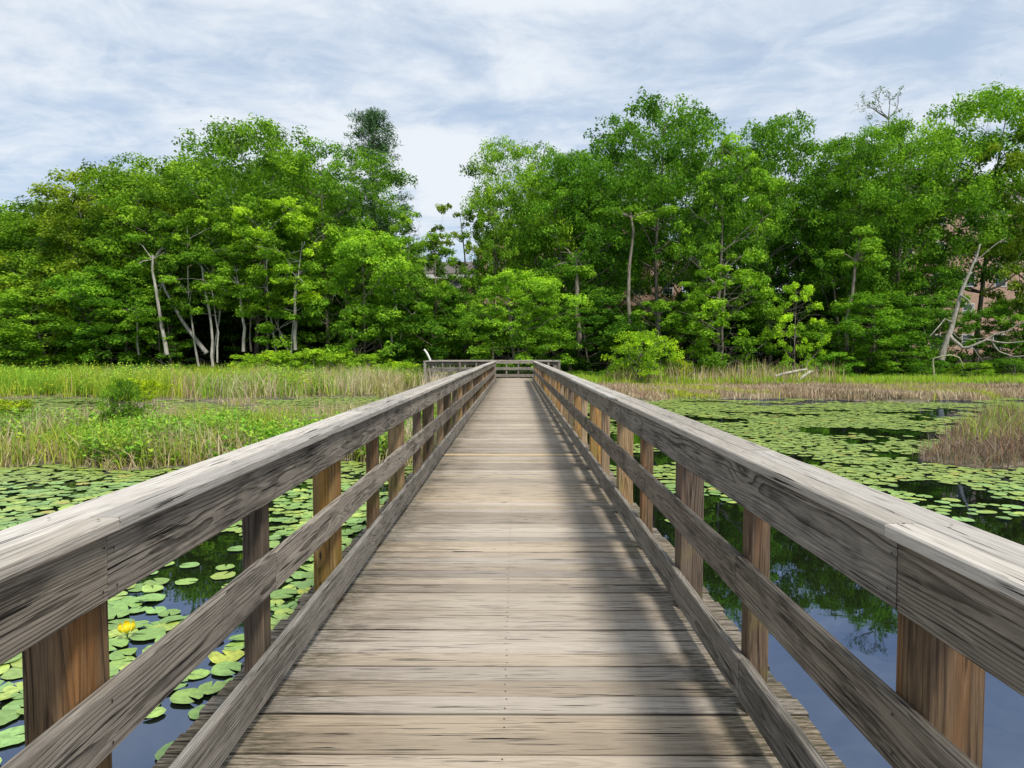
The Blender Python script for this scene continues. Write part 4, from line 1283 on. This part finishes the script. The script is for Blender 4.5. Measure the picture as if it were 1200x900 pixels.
# 300 nearest, each its own object
pms = []
for (v, q, t) in PV:
    col = np.ones((len(v), 4))
    pms.append(np_mesh('lily_pad', v, [q, t], [M_PAD], True, {'col': ('FLOAT_COLOR', col)}))
nearest = indiv[0]
for j, (x_, y_, r_) in enumerate(indiv):
    yellow = random.random() < 0.04
    o = mesh_obj('lily_pad', pms[random.choice((0, 1, 2, 4, 0, 3, 5)) if not yellow else random.choice((3, 5))], loc=(x_, y_, WZ + 0.006 + random.uniform(0, 0.014)))
    o.rotation_euler = (random.uniform(-0.012, 0.012), random.uniform(-0.012, 0.012), random.uniform(0, 2 * PI))
    o.scale = (r_, r_ * random.uniform(0.88, 1.05), r_)
    c = PC[random.randrange(5)] * random.uniform(0.8, 1.15)
    if yellow:
        c = np.array(random.choice(((0.62, 0.56, 0.06), (0.52, 0.40, 0.08), (0.50, 0.56, 0.07))))
        tag(o, 'yellowing lily pad floating among green ones in the near western water', 'lily pad', 'yellowing lily pads')
    else:
        tag(o, 'green notched lily pad floating in the near western water beside the boardwalk', 'lily pad', 'green lily pads near the boardwalk')
    if x_ > 0:
        o['label'] = o['label'].replace('western', 'eastern'); o['group'] = o['group'] + ' on its east side'
    o.color = tuple(c) + (1,)
# the many farther ones as one
V, Q, Tn, Cc, off = [], [], [], [], 0
Rq = np.random.default_rng(12)
for (x_, y_, r_) in rest:
    v, q, t = PV[Rq.integers(0, 5)]
    a = Rq.uniform(0, 2 * PI)
    tiltx, tilty = Rq.normal(0, 0.03, 2)
    vx = (v[:, 0] * math.cos(a) - v[:, 1] * math.sin(a)) * r_; vy = (v[:, 0] * math.sin(a) + v[:, 1] * math.cos(a)) * r_
    vz = v[:, 2] * r_ + WZ + 0.008 + Rq.uniform(0, 0.014) + np.abs(vx * tiltx + vy * tilty)
    V.append(np.stack([vx + x_, vy + y_, vz], 1)); Q.append(q + off); Tn.append(t + off)
    c = PC[Rq.integers(0, 5)] * Rq.uniform(0.75, 1.2)
    if y_ > 11: c = c * 0.5 + np.array((0.30, 0.36, 0.06)) * 0.5
    if Rq.random() < 0.02: c = np.array((0.50, 0.44, 0.10))
    Cc.append(np.tile(np.append(c, 1.0), (len(v), 1))); off += len(v)
o = mesh_obj('lily_pads', np_mesh('lily_pads', np.concatenate(V), [np.concatenate(Q), np.concatenate(Tn)], [M_PAD], True, {'col': ('FLOAT_COLOR', np.concatenate(Cc))}))
o.color = (1, 1, 1, 1)
tag(o, 'dense carpet of small green lily pads over the farther pond', 'lily pads', kind='stuff')

# yellow pond-lily flowers
def flower(x_, y_, s, label):
    g = empty('pond_lily_flower', (x_, y_, WZ))
    tb = Tubes()
    tb.add([(0, 0, -0.25), (0.01, 0, -0.05), (0, 0, 0.05 * s)], [0.006, 0.006, 0.006], 6)
    mesh_obj('stalk', tb.mesh('stalk', simple_mat('stalk_green', (0.10, 0.20, 0.04))), g)
    V, F = [], []
    for k in range(6):
        a0 = k * PI / 3
        base = len(V)
        for i_ in range(5):
            t = i_ / 4
            rr = (0.010 + 0.030 * math.sin(PI * min(1, t * 0.62 + 0.12))) * s
            zz = (0.045 + 0.046 * t) * s
            for w_ in (-1, 0, 1):
                a = a0 + w_ * 0.50 * math.sin(PI * (0.15 + 0.75 * t))
                V.append((rr * math.cos(a) * (1.0 if w_ else 1.1), rr * math.sin(a) * (1.0 if w_ else 1.1), zz))
        for i_ in range(4):
            for w_ in range(2):
                b_ = base + i_ * 3 + w_
                F.append((b_, b_ + 1, b_ + 4, b_ + 3))
    mesh_obj('petals', np_mesh('petals', V, np.array(F), [M_YEL], True), g)
    tag(g, label, 'flower')


M_YEL = simple_mat('yellow_petal', (0.80, 0.60, 0.02), 0.4, 0.1, 30.0)
def wpt(a, b_):
    d = (EYE - WZ) * FP / (b_ - 414.0)
    return px(a, d), d
for (a, b_, s, lab) in [(139, 758, 1.5, 'yellow pond lily bud standing out of the water by the first west post'),
                        (222, 752, 0.9, 'small yellow pond lily bud west of the second west post'),
                        (228, 632, 1.0, 'yellow pond lily flower behind the narrow second west post')]:
    x_, y_ = wpt(a, b_)
    flower(x_, y_, s, lab)

# ------------------------------------------------------------------ sky, sun, camera
SUN_EL, SUN_DIR = None, Vector((0.38, -0.62, 1.0)).normalized()
el = math.asin(SUN_DIR.z); az = math.atan2(SUN_DIR.x, SUN_DIR.y)
g = G('World', world=True)
sky = g.n('ShaderNodeTexSky', sky_type='NISHITA', sun_disc=False, sun_elevation=el, sun_rotation=az, air_density=1.0, dust_density=1.2, ozone_density=1.6)
tc = g.n('ShaderNodeTexCoord').outputs['Generated']
sp = g.n('ShaderNodeSeparateXYZ', {0: tc})
zz = g.math('ADD', g.math('MAXIMUM', sp.outputs[2], 0.0), 0.10)
cv = g.n('ShaderNodeCombineXYZ', {0: g.math('DIVIDE', sp.outputs[0], zz), 1: g.math('DIVIDE', sp.outputs[1], zz), 2: 0.3}).outputs[0]
rot = g.n('ShaderNodeVectorRotate', {'Vector': cv, 'Angle': 0.25}, rotation_type='Z_AXIS').outputs[0]
st = g.scale(rot, (0.72, 1.0, 1.0))
n1 = g.noise(st, 1.1, 7.0, 0.58, 0.6)
n2 = g.noise(g.scale(rot, (0.85, 1.0, 1.0)), 4.2, 7.0, 0.62, 0.5)
n3 = g.noise(st, 0.5, 3.0, 0.5)
den = g.math('ADD', g.math('MULTIPLY', n1, 0.62), g.math('MULTIPLY', n2, 0.38))
cover = g.ss(den, 0.37, 0.57, 0.68, 0.98)
shade = g.ss(g.math('ADD', g.math('MULTIPLY', n2, 0.30), g.math('MULTIPLY', n1, 0.70)), 0.34, 0.60)
ccol = g.mix(shade, (0.585, 0.705, 0.86), (0.82, 0.87, 0.93))
blue = g.scale(sky.outputs[0], (0.088, 0.110, 0.125))
col = g.mix(cover, blue, ccol)
bg = g.n('ShaderNodeBackground', {0: col, 1: 1.04})
g.n('ShaderNodeOutputWorld', {0: bg})
bpy.context.scene.world = g.m

sl = bpy.data.lights.new('Sun', 'SUN')
sl.energy = 4.1
sl.angle = math.radians(9)
sl.color = (1.0, 0.95, 0.87)
so = bpy.data.objects.new('Sun', sl)
C.objects.link(so)
so.rotation_euler = (-SUN_DIR).to_track_quat('-Z', 'Y').to_euler()

cam = bpy.data.cameras.new('Camera')
cam.sensor_width = 36
cam.lens = 36 * FP / 1200
cam.clip_end = 3000
cam.clip_start = 0.05
co = bpy.data.objects.new('Camera', cam)
C.objects.link(co)
co.location = (CX, 0, EYE)
co.rotation_euler = (math.radians(90 - 2.61), 0, math.radians(0.29))
sc = bpy.context.scene
sc.camera = co
sc.view_settings.view_transform = 'Standard'
sc.view_settings.look = 'None'
sc.view_settings.exposure = 0
sc.view_settings.gamma = 1
sc.cycles.max_bounces = 7
sc.cycles.transmission_bounces = 4
sc.cycles.diffuse_bounces = 4
